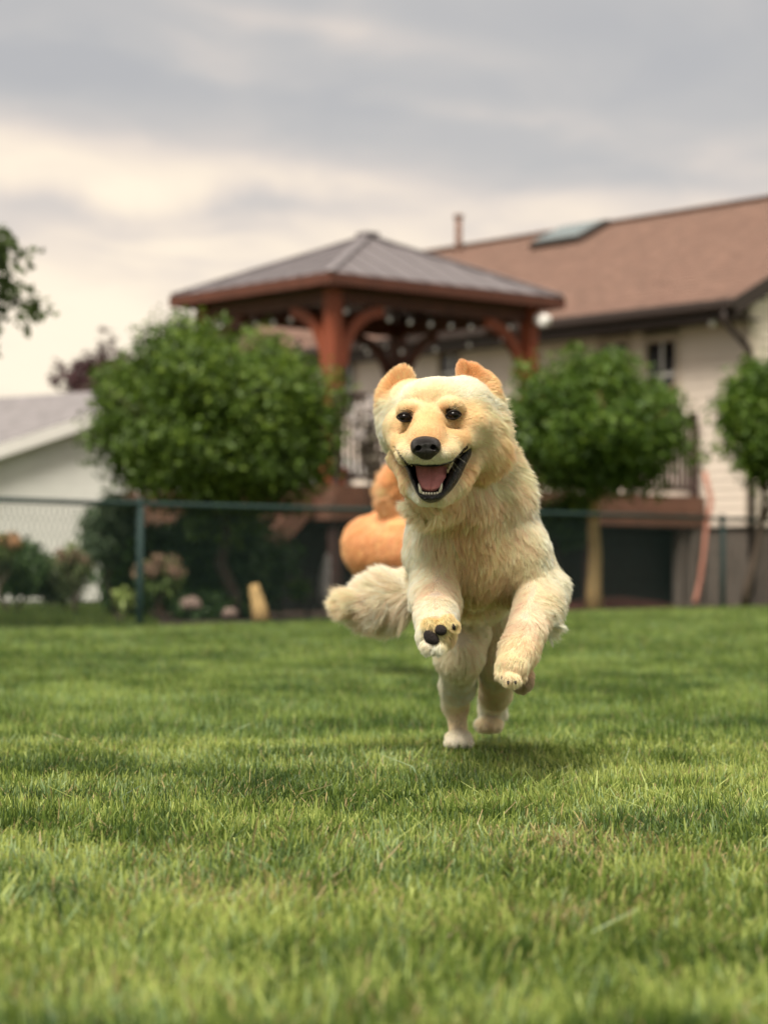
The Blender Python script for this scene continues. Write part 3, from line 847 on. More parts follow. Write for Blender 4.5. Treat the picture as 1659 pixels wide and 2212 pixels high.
# mulch heap edge under the deck
m_red_mulch = mat('red_mulch', (.16, .055, .04), .95, .4, 30, .8, 80)
c = at(1325, 1312, 25.0)
vs, fs = [], []
for i in range(13):
    for j in range(9):
        u, v = i / 12 * 2 - 1, j / 8 * 2 - 1
        h = .14 * max(0, 1 - u * u) * max(0, 1 - v * v)
        vs.append((c.x + u * .8 + v * .1, c.y + v * .6, float(gz(c.x, c.y)) - .004 + h + .015 * noise.noise(Vector((u * 5, v * 5, 0)))))
for i in range(12):
    for j in range(8): fs.append((i * 9 + j, (i + 1) * 9 + j, (i + 1) * 9 + j + 1, i * 9 + j + 1))
o = mesh_obj('mulch_heap', vs, fs, m_red_mulch, None, True); tag(o, 'low heap of reddish mulch right of the pale yellow trunk', 'mulch heap')

# purple leaved tree far behind, maple branches entering at the left edge
PURP = [(.035, .016, .02), (.06, .025, .03), (.09, .04, .045), (.12, .06, .06)]
blob_tree('purple_tree', 'dark purple leaved tree behind the white outbuilding', 'tree', None, 265, 830, 42, 150, 75, 5200, .13, PURP, 31, 34, .42, (270, 1200), m_bark, .12, m_purple_leaf,
          extra=[(130, 800, 26), (170, 790, 28), (235, 745, 22), (238, 715, 12), (120, 822, 20), (200, 770, 22)])
root = empty('maple_tree', (-5.2, 17.2, -.03), 'green broadleaf tree whose branches reach in at the left edge', 'tree')
cs, rs = [], []
for (ex, ey, er) in [(5, 520, 32), (30, 545, 28), (60, 560, 22), (82, 538, 12), (10, 570, 26), (-20, 530, 50), (20, 610, 18), (35, 640, 30), (65, 660, 26), (95, 668, 16), (118, 672, 10), (48, 690, 22), (10, 660, 34), (75, 630, 12), (-30, 630, 60), (-60, 560, 70), (-8, 500, 22), (-5, 762, 12), (-40, 720, 40), (50, 700, 12)]:
    cs.append(np.array(at(ex, ey, 16.5 + rng.normal() * .25))); rs.append([er * 16.5 / F] * 3)
rr2 = np.random.default_rng(77)
for i in range(60):
    d = rr2.normal(size=3); d /= np.linalg.norm(d)
    cs.append(np.array([-5.0, 17.2, 3.5]) + d * np.array([1.7, 1.7, 1.5]) * rr2.uniform(.4, 1)); rs.append([.3] * 3)
V, T, cc = leaves(cs, rs, 18000, .070, [(.035, .060, .016), (.055, .085, .020), (.08, .12, .03), (.12, .16, .045)], seed=33, shell=.2, aspect=.85)
o = np_mesh('crown', V, T, m_leaf, root, col=cc); o['kind'] = 'stuff'
mb = MB(); tr = [Vector((-5.2, 17.2, -.1)), Vector((-5.15, 17.2, 1.2)), Vector((-5.1, 17.25, 2.6)), Vector((-5.0, 17.2, 4.2))]
mb.tube(tr, [.15, .11, .09, .03], 10)
for e in [at(20, 560, 16.6), at(60, 655, 16.5), at(-60, 600, 16.9), at(-200, 380, 17)] + [Vector((-5 + 1.3 * math.cos(a), 17.2 + 1.3 * math.sin(a), 3.6)) for a in (0, 1.3, 2.6, 4, 5.2)]:
    mb.tube([tr[2].lerp(tr[1], .3), tr[2].lerp(e, .5) + Vector((0, 0, .1)), e], [.06, .035, .008], 6)
mb.build('trunk', m_bark, root, True)
# low belt of trees far away
cs, rs = [], []
r3 = np.random.default_rng(5)
for i in range(160):
    cs.append([-70 + 140 * r3.random(), 95 + 8 * r3.random(), r3.uniform(.5, 2.2)]); rs.append([2.2, 2, 1.4])
V, T, cc = leaves(cs, rs, 16000, .5, GREEN_D, seed=9)
o = np_mesh('treeline', V, T, m_leaf, col=cc); o['kind'] = 'stuff'
# ================================================================== lawn
def vnoise(x, y, cell, seed):
    """smooth value noise, 0..1"""
    N = 256
    tab = np.random.default_rng(seed).random((N, N))
    gx, gy = x / cell, y / cell
    ix, iy = np.floor(gx).astype(int), np.floor(gy).astype(int)
    fx, fy = gx - ix, gy - iy
    fx, fy = fx * fx * (3 - 2 * fx), fy * fy * (3 - 2 * fy)
    g = lambda a, b: tab[a % N, b % N]
    return (g(ix, iy) * (1 - fx) + g(ix + 1, iy) * fx) * (1 - fy) + (g(ix, iy + 1) * (1 - fx) + g(ix + 1, iy + 1) * fx) * fy

def ground_px(px, py):
    Y = CAM_H * F / (py - HY); return (px - CX) / F * Y, Y
DRY = [(1235, 1795, .12, .14, .42), (1130, 1830, .16, .10, .22), (430, 1835, .14, .10, .2), (745, 1800, .25, .13, .15), (1560, 1840, .2, .12, .2), (560, 1915, .15, .1, .4), (1260, 1960, .12, .1, .35), (180, 2100, .06, .06, .3)]
def grass_colour(x, y, r):
    n = len(x)
    big = vnoise(x, y, .9, 1); mid = vnoise(x, y, .22, 2); sml = vnoise(x, y, .07, 3)
    v = .20 * big + .40 * mid + .40 * sml
    v = np.clip((v - .5) * 1.9 + .5 + r.normal(size=n) * .28, 0, 1)
    c0, c1, c2 = np.array([.045, .090, .014]), np.array([.150, .235, .040]), np.array([.40, .50, .14])
    c = np.where(v[:, None] < .5, c0 + (c1 - c0) * (v[:, None] * 2), c1 + (c2 - c1) * (v[:, None] * 2 - 1))
    # bluish blades and straw blades mixed in
    blue = (r.random(n) < .12 + .25 * (vnoise(x, y, .35, 5) > .62))[:, None]
    c = np.where(blue, c * np.array([.85, .95, 1.6]) + .012, c)
    dry = .05 + .16 * np.clip(vnoise(x, y, .3, 7) - .55, 0, 1)
    for (px, py, sx, sy, a) in DRY:
        gx_, gy_ = ground_px(px, py)
        dry = dry + a * np.exp(-((x - gx_) / sx) ** 2 - ((y - gy_) / sy) ** 2)
    isd = (r.random(n) < dry)[:, None]
    straw = np.array([.36, .31, .14]) * (.55 + .7 * r.random((n, 1)))
    return np.where(isd, straw, c), isd[:, 0]

m_grass = mat('grass_blade', (.1, .2, .05), .5, .10, 30, attr='col', transl=.38, spec=.35)

def blades(name, y0, y1, dens, wid, hgt, seed, lod, margin=.45, cond=None, xr=None, tint=(1, 1, 1), lean=0.0):
    r = np.random.default_rng(seed)
    if xr is None:
        hw = lambda y: .172 * y + margin
        A = .172 * (y1 * y1 - y0 * y0) + 2 * margin * (y1 - y0)
        N = int(A * dens)
        y = y0 + (y1 - y0) * r.random(N * 2); keep = r.random(N * 2) < hw(y) / hw(y1)
        y = y[keep][:N]; x = (r.random(len(y)) * 2 - 1) * hw(y)
    else:
        N = int((xr[1] - xr[0]) * (y1 - y0) * dens); x = xr[0] + (xr[1] - xr[0]) * r.random(N); y = y0 + (y1 - y0) * r.random(N)
    if cond is not None:
        k = cond(x, y); x, y = x[k], y[k]
    n = len(x)
    col, dry = grass_colour(x, y, r)
    col = col * np.array(tint)
    z = gz(x, y)
    hh = hgt * (.72 + .28 * vnoise(x, y, .12, 8) + .14 * vnoise(x, y, .5, 9) + .05) * (1 + .22 * r.normal(size=n)).clip(.45, 1.7)
    hh = np.where(r.random(n) < .004, hh * 1.45, hh)
    # lean: neighbouring blades lean together
    la = vnoise(x, y, .25, 10) * 6.28 * 1.5 + r.normal(size=n) * 1.7
    lm = lean + np.abs(.16 + .26 * r.normal(size=n)) + dry * .45 * r.random(n) + .35 * (r.random(n) < .06)
    lx, ly = np.cos(la) * lm, np.sin(la) * lm
    ang = r.random(n) * 6.28
    w = wid * (.65 + .7 * r.random(n))
    bx_, by_ = np.cos(ang) * w / 2, np.sin(ang) * w / 2
    def ring(t, wf):
        cx = x + lx * hh * t * t * 1.2; cy = y + ly * hh * t * t * 1.2
        cz = z + hh * t * (1 - .30 * lm.clip(0, 1.2) * t)
        return (np.stack([cx - bx_ * wf, cy - by_ * wf, cz], 1), np.stack([cx + bx_ * wf, cy + by_ * wf, cz], 1))
    i = np.arange(n)
    if lod == 0:
        a, b = ring(0, .8); c, d = ring(.55, 1.0); e, f = ring(1.0, .32)
        V = np.stack([a, b, c, d, e, f], 1).reshape(-1, 3); k = 6; i = i * 6
        Q = np.concatenate([np.stack([i, i + 1, i + 3, i + 2], 1), np.stack([i + 2, i + 3, i + 5, i + 4], 1)])
        cc = np.repeat(col, 6, 0).reshape(-1, 6, 3)
        cc[:, :2] *= .75; cc[:, 4:] *= 1.18          # blade bases darker, cut tips paler
        cc[:, 4:, 0] *= 1.12
        cc = cc.reshape(-1, 3)
    else:
        a, b = ring(0, 1.0); e, f = ring(1.0, .2)
        V = np.stack([a, b, (e + f) / 2], 1).reshape(-1, 3); i = i * 3
        Q = np.stack([i, i + 1, i + 2], 1)
        cc = np.repeat(col, 3, 0)
    o = np_mesh(name, V, Q, m_grass, col=cc)
    o['kind'] = 'stuff'
    return o
blades('grass', 1.35, 2.6, 24000, .0032, .037, 101, 0)
blades('grass', 2.6, 5.6, 27000, .0033, .037, 102, 0, .55)
blades('grass', 5.6, 11.0, 9500, .0052, .041, 103, 1, .9)
inl = lambda x, y: beyond(x, y) < .0
blades('grass', 11.0, 27.0, 2600, .010, .042, 104, 1, 2.2, inl)
nbr = lambda x, y: (beyond(x, y) > .02) & ~in_bed(x, y) & (x < 1)
blades('grass', 17.0, 33.0, 1500, .014, .045, 105, 1, None, nbr, (-6.5, 0), (.50, .52, .42))
blades('grass', 1.5, 6.0, 90, .0036, .066, 106, 0, .45, None, None, (1.1, 1.05, 1.3), .7)
# ================================================================== soft solid modelling
class Field:
    """distance field on a grid; smooth unions give one continuous body"""
    def __init__(s, lo, hi, h):
        s.lo, s.h = np.array(lo, float), h
        s.n = np.ceil((np.array(hi) - s.lo) / h).astype(int) + 1
        s.F = np.full(s.n, .06, np.float32)
    def win(s, lo, hi):
        a = np.clip(np.floor((np.array(lo) - s.lo) / s.h).astype(int), 0, s.n - 1)
        b = np.clip(np.ceil((np.array(hi) - s.lo) / s.h).astype(int) + 1, 1, s.n)
        ax = [s.lo[i] + s.h * np.arange(a[i], b[i]) for i in range(3)]
        return tuple(slice(a[i], b[i]) for i in range(3)), np.meshgrid(*ax, indexing='ij', sparse=True)
    def join(s, sl, d, k, sub=False):
        A = s.F[sl]
        if sub:
            d = -d; hh = np.clip(.5 - .5 * (A - d) / k, 0, 1) if k > 0 else None
            s.F[sl] = (A * (1 - hh) + d * hh + k * hh * (1 - hh)) if k > 0 else np.maximum(A, d)
            return
        hh = np.clip(.5 + .5 * (A - d) / k, 0, 1)
        s.F[sl] = A * (1 - hh) + d * hh - k * hh * (1 - hh)
    def cap(s, p, q, r1, r2, k=.02, sub=False):
        p, q = np.array(p, float), np.array(q, float); R = max(r1, r2) + k + 2 * s.h
        sl, (X, Y, Z) = s.win(np.minimum(p, q) - R, np.maximum(p, q) + R)
        d = q - p; t = np.clip(((X - p[0]) * d[0] + (Y - p[1]) * d[1] + (Z - p[2]) * d[2]) / (d @ d + 1e-12), 0, 1)
        D = np.sqrt((X - p[0] - t * d[0]) ** 2 + (Y - p[1] - t * d[1]) ** 2 + (Z - p[2] - t * d[2]) ** 2) - (r1 + (r2 - r1) * t)
        s.join(sl, D, k, sub)
    def ell(s, c, r, k=.02, R=None, sub=False):
        c, r = np.array(c, float), np.array(r, float); M = max(r) + k + 2 * s.h
        sl, (X, Y, Z) = s.win(c - M, c + M)
        x, y, z = X - c[0], Y - c[1], Z - c[2]
        if R is not None:
            R = np.array(R.transposed())
            x, y, z = (R[0][0] * x + R[0][1] * y + R[0][2] * z, R[1][0] * x + R[1][1] * y + R[1][2] * z, R[2][0] * x + R[2][1] * y + R[2][2] * z)
        k0 = np.sqrt((x / r[0]) ** 2 + (y / r[1]) ** 2 + (z / r[2]) ** 2) + 1e-9
        k1 = np.sqrt((x / r[0] ** 2) ** 2 + (y / r[1] ** 2) ** 2 + (z / r[2] ** 2) ** 2) + 1e-9
        s.join(sl, k0 * (k0 - 1) / k1, k, sub)
    def chain(s, pts, rs, k=.02):
        for i in range(len(pts) - 1): s.cap(pts[i], pts[i + 1], rs[i], rs[i + 1], k)
    def mesh(s):
        """surface nets"""
        Fd = s.F; nx, ny, nz = s.n
        S = Fd < 0
        cs = np.zeros((nx - 1, ny - 1, nz - 1), np.int8)
        for i in (0, 1):
            for j in (0, 1):
                for k in (0, 1): cs += S[i:nx - 1 + i, j:ny - 1 + j, k:nz - 1 + k]
        act = (cs > 0) & (cs < 8)
        I = np.argwhere(act)
        idx = np.full(act.shape, -1, np.int32); idx[act] = np.arange(len(I))
        acc = np.zeros((len(I), 3)); cnt = np.zeros(len(I))
        cor = [(i, j, k) for i in (0, 1) for j in (0, 1) for k in (0, 1)]
        vals = {c: Fd[I[:, 0] + c[0], I[:, 1] + c[1], I[:, 2] + c[2]] for c in cor}
        for a in cor:
            for ax in range(3):
                if a[ax]: continue
                b = list(a); b[ax] = 1; b = tuple(b)
                va, vb = vals[a], vals[b]; m = (va < 0) != (vb < 0)
                t = np.where(m, va / np.where(m, va - vb, 1), 0)
                p = np.zeros((len(I), 3)); p += np.array(a); p[:, ax] += t
                acc[m] += p[m]; cnt[m] += 1
        V = (I + acc / cnt[:, None]) * s.h + s.lo
        Q = []
        for ax in range(3):
            u, v = [(1, 2), (2, 0), (0, 1)][ax]
            sl0 = [slice(1, -1)] * 3; sl0[ax] = slice(0, -1); sl1 = list(sl0); sl1[ax] = slice(1, None)
            sl0[u] = slice(1, -1); 
            A, B = S[tuple(sl0)], S[tuple(sl1)]
            off = np.ones(3, int); off[ax] = 0
            for flip in (False, True):
                E = np.argwhere((A & ~B) if not flip else (~A & B)) + off
                if len(E) == 0: continue
                def g(du, dv):
                    e = E.copy(); e[:, u] -= du; e[:, v] -= dv; return idx[e[:, 0], e[:, 1], e[:, 2]]
                q = np.stack([g(1, 1), g(0, 1), g(0, 0), g(1, 0)], 1)
                Q.append(q[:, ::-1] if flip else q)
        Q = np.concatenate(Q); Q = Q[(Q >= 0).all(1)]
        return V, Q
    def grad(s, P):
        g = np.clip(((P - s.lo) / s.h).round().astype(int), 1, s.n - 2)
        x, y, z = g.T
        G = np.stack([s.F[x + 1, y, z] - s.F[x - 1, y, z], s.F[x, y + 1, z] - s.F[x, y - 1, z], s.F[x, y, z + 1] - s.F[x, y, z - 1]], 1)
        return G / (np.linalg.norm(G, axis=1)[:, None] + 1e-9)

def smooth_mesh(V, Q, it=2, lam=.5):
    E = np.concatenate([Q[:, [0, 1]], Q[:, [1, 2]], Q[:, [2, 3]], Q[:, [3, 0]]]); n = len(V)
    deg = np.bincount(E.ravel(), minlength=n)[:, None]
    for _ in range(it):
        A = np.zeros_like(V)
        for c in range(3):
            A[:, c] = np.bincount(E[:, 0], V[E[:, 1], c], n) + np.bincount(E[:, 1], V[E[:, 0], c], n)
        V = V * (1 - lam) + A / deg * lam
    return V

def proj(P):
    """picture column and row of points (used to measure against the photograph)"""
    return CX + P[..., 0] / P[..., 1] * F, HY - (P[..., 2] - CAM_H) / P[..., 1] * F

def inside_poly(x, y, poly):
    r = np.zeros(x.shape, bool); n = len(poly)
    for i in range(n):
        (x1, y1), (x2, y2) = poly[i], poly[(i + 1) % n]
        if y1 == y2: continue
        c = (y1 > y) != (y2 > y)
        r ^= c & (x < (x2 - x1) * (y - y1) / (y2 - y1) + x1)
    return r
def poly_dist(x, y, poly):
    d = np.full(x.shape, 1e9); n = len(poly)
    for i in range(n):
        (x1, y1), (x2, y2) = poly[i], poly[(i + 1) % n]
        ex, ey = x2 - x1, y2 - y1
        t = np.clip(((x - x1) * ex + (y - y1) * ey) / (ex * ex + ey * ey + 1e-9), 0, 1)
        d = np.minimum(d, np.hypot(x - x1 - t * ex, y - y1 - t * ey))
    return np.where(inside_poly(x, y, poly), -d, d)

# ================================================================== the pale dog
A_ = at
LIP_OUT = [(853, 963), (861.5, 980), (871, 997), (881, 1015), (888, 1037), (896, 1053), (902, 1071), (913, 1081), (929, 1085), (945, 1082), (962, 1071), (973, 1058), (984, 1044), (994, 1028), (1003, 1007), (1012, 989), (1018, 979), (1014, 962), (1007, 957)]
LIP_UP = [(855, 964), (863, 980), (873, 993), (885, 1002), (898, 1001), (913, 1004), (932, 1004), (949, 1003), (965, 999), (978, 994), (991, 979), (999, 971), (1006, 961)]
LIP_IN = [(857, 966), (865, 983), (875, 999), (886, 1012), (892, 1032), (900, 1046), (905, 1060), (914, 1067), (929, 1068), (946, 1067), (956, 1056), (963, 1040), (969, 1024), (980, 1006), (992, 985), (1004, 971), (1009, 968), (1009, 964), (1007, 960)]
CAV = LIP_UP + LIP_IN[::-1][1:-1]

f = Field((-.20, 4.12, -.06), (.42, 5.68, .86), .0034)
# torso
f.chain([A_(1028, 1168, 4.72), A_(1022, 1205, 4.98), A_(1015, 1240, 5.14)], [.118, .105, .095], .03)
f.ell(A_(1030, 1125, 4.60), (.100, .11, .145), .04)
f.ell(A_(1052, 1098, 4.74), (.085, .13, .100), .04)
f.ell(A_(1015, 1250, 5.16), (.090, .10, .095), .04)
f.ell(A_(1030, 1200, 4.56), (.085, .08, .075), .04)
# neck
f.cap(A_(965, 930, 4.50), A_(1022, 1050, 4.58), .066, .092, .04)
f.cap(A_(958, 1010, 4.47), A_(998, 1110, 4.53), .050, .074, .04)
# shoulders, forelegs
f.ell(A_(944, 1165, 4.55), (.056, .07, .095), .03)
f.ell(A_(1112, 1195, 4.58), (.060, .075, .080), .03)
f.chain([A_(944, 1200, 4.52), A_(938, 1268, 4.50), A_(943, 1330, 4.36), A_(943, 1362, 4.31)], [.046, .039, .033, .032], .02)
f.ell(A_(943, 1370, 4.275), (.036, .040, .033), .012)
for (x, y, r) in [(951, 1358, .0150), (976, 1352, .0125), (926, 1350, .0125), (968, 1338, .011), (925, 1396, .0125), (950, 1398, .012)]:
    f.ell(A_(x, y, 4.245), (r, r * 1.2, r), .008)
f.chain([A_(1122, 1200, 4.56), A_(1163, 1272, 4.56), A_(1136, 1365, 4.43)], [.056, .041, .030], .02)
f.chain([A_(1136, 1365, 4.43), A_(1122, 1405, 4.40), A_(1108, 1438, 4.37)], [.030, .031, .029], .015)
for (x, y, Y) in [(1080, 1450, 4.365), (1095, 1461, 4.345), (1112, 1463, 4.345), (1128, 1454, 4.365)]:
    x = 1105 + (x - 1105) * .88; f.cap(A_(x + (1105 - x) * .25, y - 22, Y + .02), A_(x, y + 5, Y - .002), .0105, .0108, .004)
f.ell(A_(1126, 1466, 4.43), (.021, .03, .026), .012)
# hind legs
f.chain([A_(995, 1290, 5.12), A_(992, 1415, 5.02), A_(990, 1480, 5.20), A_(985, 1525, 5.36), A_(989, 1578, 5.31)], [.072, .043, .033, .022, .020], .02)
f.ell(A_(990, 1592, 5.27), (.031, .048, .020), .012)
for i, x in enumerate((972, 984, 997, 1009)): f.ell(A_(x + (x - 990) * .22, 1603, 5.222 + .012 * abs(i - 1.5)), (.0095, .020, .012), .004)
f.chain([A_(1058, 1290, 5.16), A_(1078, 1425, 5.14), A_(1070, 1495, 5.38), A_(1064, 1528, 5.54), A_(1059, 1556, 5.52)], [.074, .044, .031, .022, .020], .02)
f.ell(A_(1058, 1564, 5.48), (.030, .045, .019), .012)
for i, x in enumerate((1040, 1051, 1063, 1074)): f.ell(A_(x, 1570, 5.44 + .012 * abs(i - 1.5)), (.0095, .018, .012), .006)
# tail
f.chain([A_(1000, 1228, 5.22), A_(930, 1268, 5.27), A_(860, 1288, 5.25), A_(812, 1296, 5.20), A_(778, 1299, 5.17)], [.040, .030, .022, .015, .009], .02)
# head
f.ell(A_(950, 890, 4.42), (.084, .100, .066), .02)
f.ell(A_(1012, 872, 4.43), (.036, .05, .040), .03)
f.ell(A_(880, 872, 4.43), (.030, .05, .036), .03)
f.ell(A_(930, 864, 4.362), (.054, .050, .038), .018)
f.ell(A_(884, 883, 4.312), (.022, .026, .0155), .010)
f.ell(A_(974, 876, 4.312), (.024, .026, .0155), .010)
f.cap(A_(926, 902, 4.335), A_(920, 942, 4.228), .030, .024, .016)
f.cap(A_(928, 947, 4.342), A_(921, 966, 4.232), .050, .036, .018)
f.ell(A_(890, 981, 4.248), (.030, .042, .0235), .009)
f.ell(A_(955, 979, 4.248), (.033, .044, .0235), .009)
f.cap(A_(882, 968, 4.28), A_(857, 952, 4.335), .026, .016, .012)
f.cap(A_(968, 962, 4.28), A_(1013, 945, 4.335), .029, .018, .012)
f.ell(A_(869, 923, 4.366), (.032, .056, .031), .020)
f.ell(A_(1004, 917, 4.368), (.041, .059, .035), .020)
f.ell(A_(886, 962, 4.41), (.030, .055, .048), .035)
f.ell(A_(1022, 962, 4.42), (.044, .060, .056), .035)
# lower jaw and throat
f.chain([A_(864, 988, 4.392), A_(894, 1045, 4.320), A_(912, 1069, 4.275)], [.018, .019, .015], .018)
f.chain([A_(1015, 985, 4.375), A_(972, 1045, 4.315), A_(950, 1069, 4.275)], [.024, .022, .015], .012)
f.ell(A_(930, 1072, 4.275), (.024, .020, .013), .010)
f.cap(A_(938, 1012, 4.43), A_(975, 1060, 4.50), .054, .070, .025)
f.cap(A_(933, 1050, 4.33), A_(940, 1062, 4.42), .028, .05, .02)
# ears blown upwards
def Rot(ax, ay, az): return (Matrix.Rotation(math.radians(az), 3, 'Z') @ Matrix.Rotation(math.radians(ay), 3, 'Y') @ Matrix.Rotation(math.radians(ax), 3, 'X'))
f.ell(A_(868, 822, 4.455), (.0240, .0062, .0290), .006, Rot(8, 20, 12))
f.ell(A_(856, 838, 4.46), (.024, .0080, .028), .010, Rot(6, 30, 10))
f.ell(A_(843, 854, 4.46), (.018, .012, .026), .015, Rot(4, 28, 8))
f.ell(A_(846, 885, 4.455), (.017, .028, .030), .018)
f.ell(A_(852, 922, 4.455), (.015, .030, .028), .020)
f.ell(A_(1000, 803, 4.455), (.0125, .0060, .026), .006, Rot(8, 2, -18))
f.ell(A_(1017, 808, 4.46), (.023, .0062, .026), .006, Rot(8, -48, -16))
f.ell(A_(1042, 827, 4.465), (.024, .009, .027), .010, Rot(8, -48, -16))
f.ell(A_(1056, 847, 4.465), (.014, .012, .020), .012, Rot(0, -10, -20))
f.ell(A_(1044, 885, 4.46), (.024, .034, .034), .02)
f.ell(A_(1048, 930, 4.46), (.024, .036, .040), .02)
# hollow of the inner ear
f.ell(A_(1006, 800, 4.443), (.013, .0065, .024), .005, Rot(8, -10, -18), sub=True)
f.ell(A_(1024, 808, 4.447), (.019, .0065, .013), .005, Rot(8, -48, -18), sub=True)
f.cap(A_(929, 850, 4.300), A_(927, 890, 4.292), .0035, .0030, .010, sub=True)
f.cap(A_(893, 925, 4.285), A_(868, 948, 4.312), .0040, .0050, .012, sub=True)
f.cap(A_(956, 920, 4.285), A_(992, 940, 4.315), .0040, .0050, .012, sub=True)
# eye sockets
EYES = [(A_(874, 902, 4.292), -5), (A_(979.5, 896.5, 4.292), 6)]
for e, _ in EYES:
    f.ell(e, (.0122, .0115, .0088), .005, sub=True)
# mouth cavity: the opening carved back into the head
sl, (X, Y, Z) = f.win(A_(840, 1095, 4.1), A_(1030, 950, 4.42))
X, Y, Z = np.broadcast_arrays(X, Y, Z)
pxx = CX + X / Y * F; pyy = HY - (Z - CAM_H) / Y * F
shrink = 1 + .0 * Y
D2 = poly_dist(pxx, pyy, CAV) / 1150.0 + np.clip(Y - 4.30, 0, 1) * .22
D = np.maximum(D2, Y - 4.405)
A0 = f.F[sl]; f.F[sl] = np.maximum(A0, -D.astype(np.float32))
V, Q = f.mesh()
V = smooth_mesh(V, Q, 2, .5)
print('dog mesh', len(V), len(Q))

def gl(C): return np.array(C, float)
WHT, CRM, GLD, ORG, TAN, DPO = gl((.70, .62, .49)), gl((.645, .515, .335)), gl((.62, .435, .23)), gl((.635, .41, .205)), gl((.60, .445, .25)), gl((.52, .27, .10))
EAR = gl((.64, .37, .155)); ORB = gl((.635, .38, .17)); GRY = gl((.30, .25, .19)); SHD = gl((.42, .32, .20)); PNK = gl((.63, .50, .375)); STN = gl((.56, .47, .24))
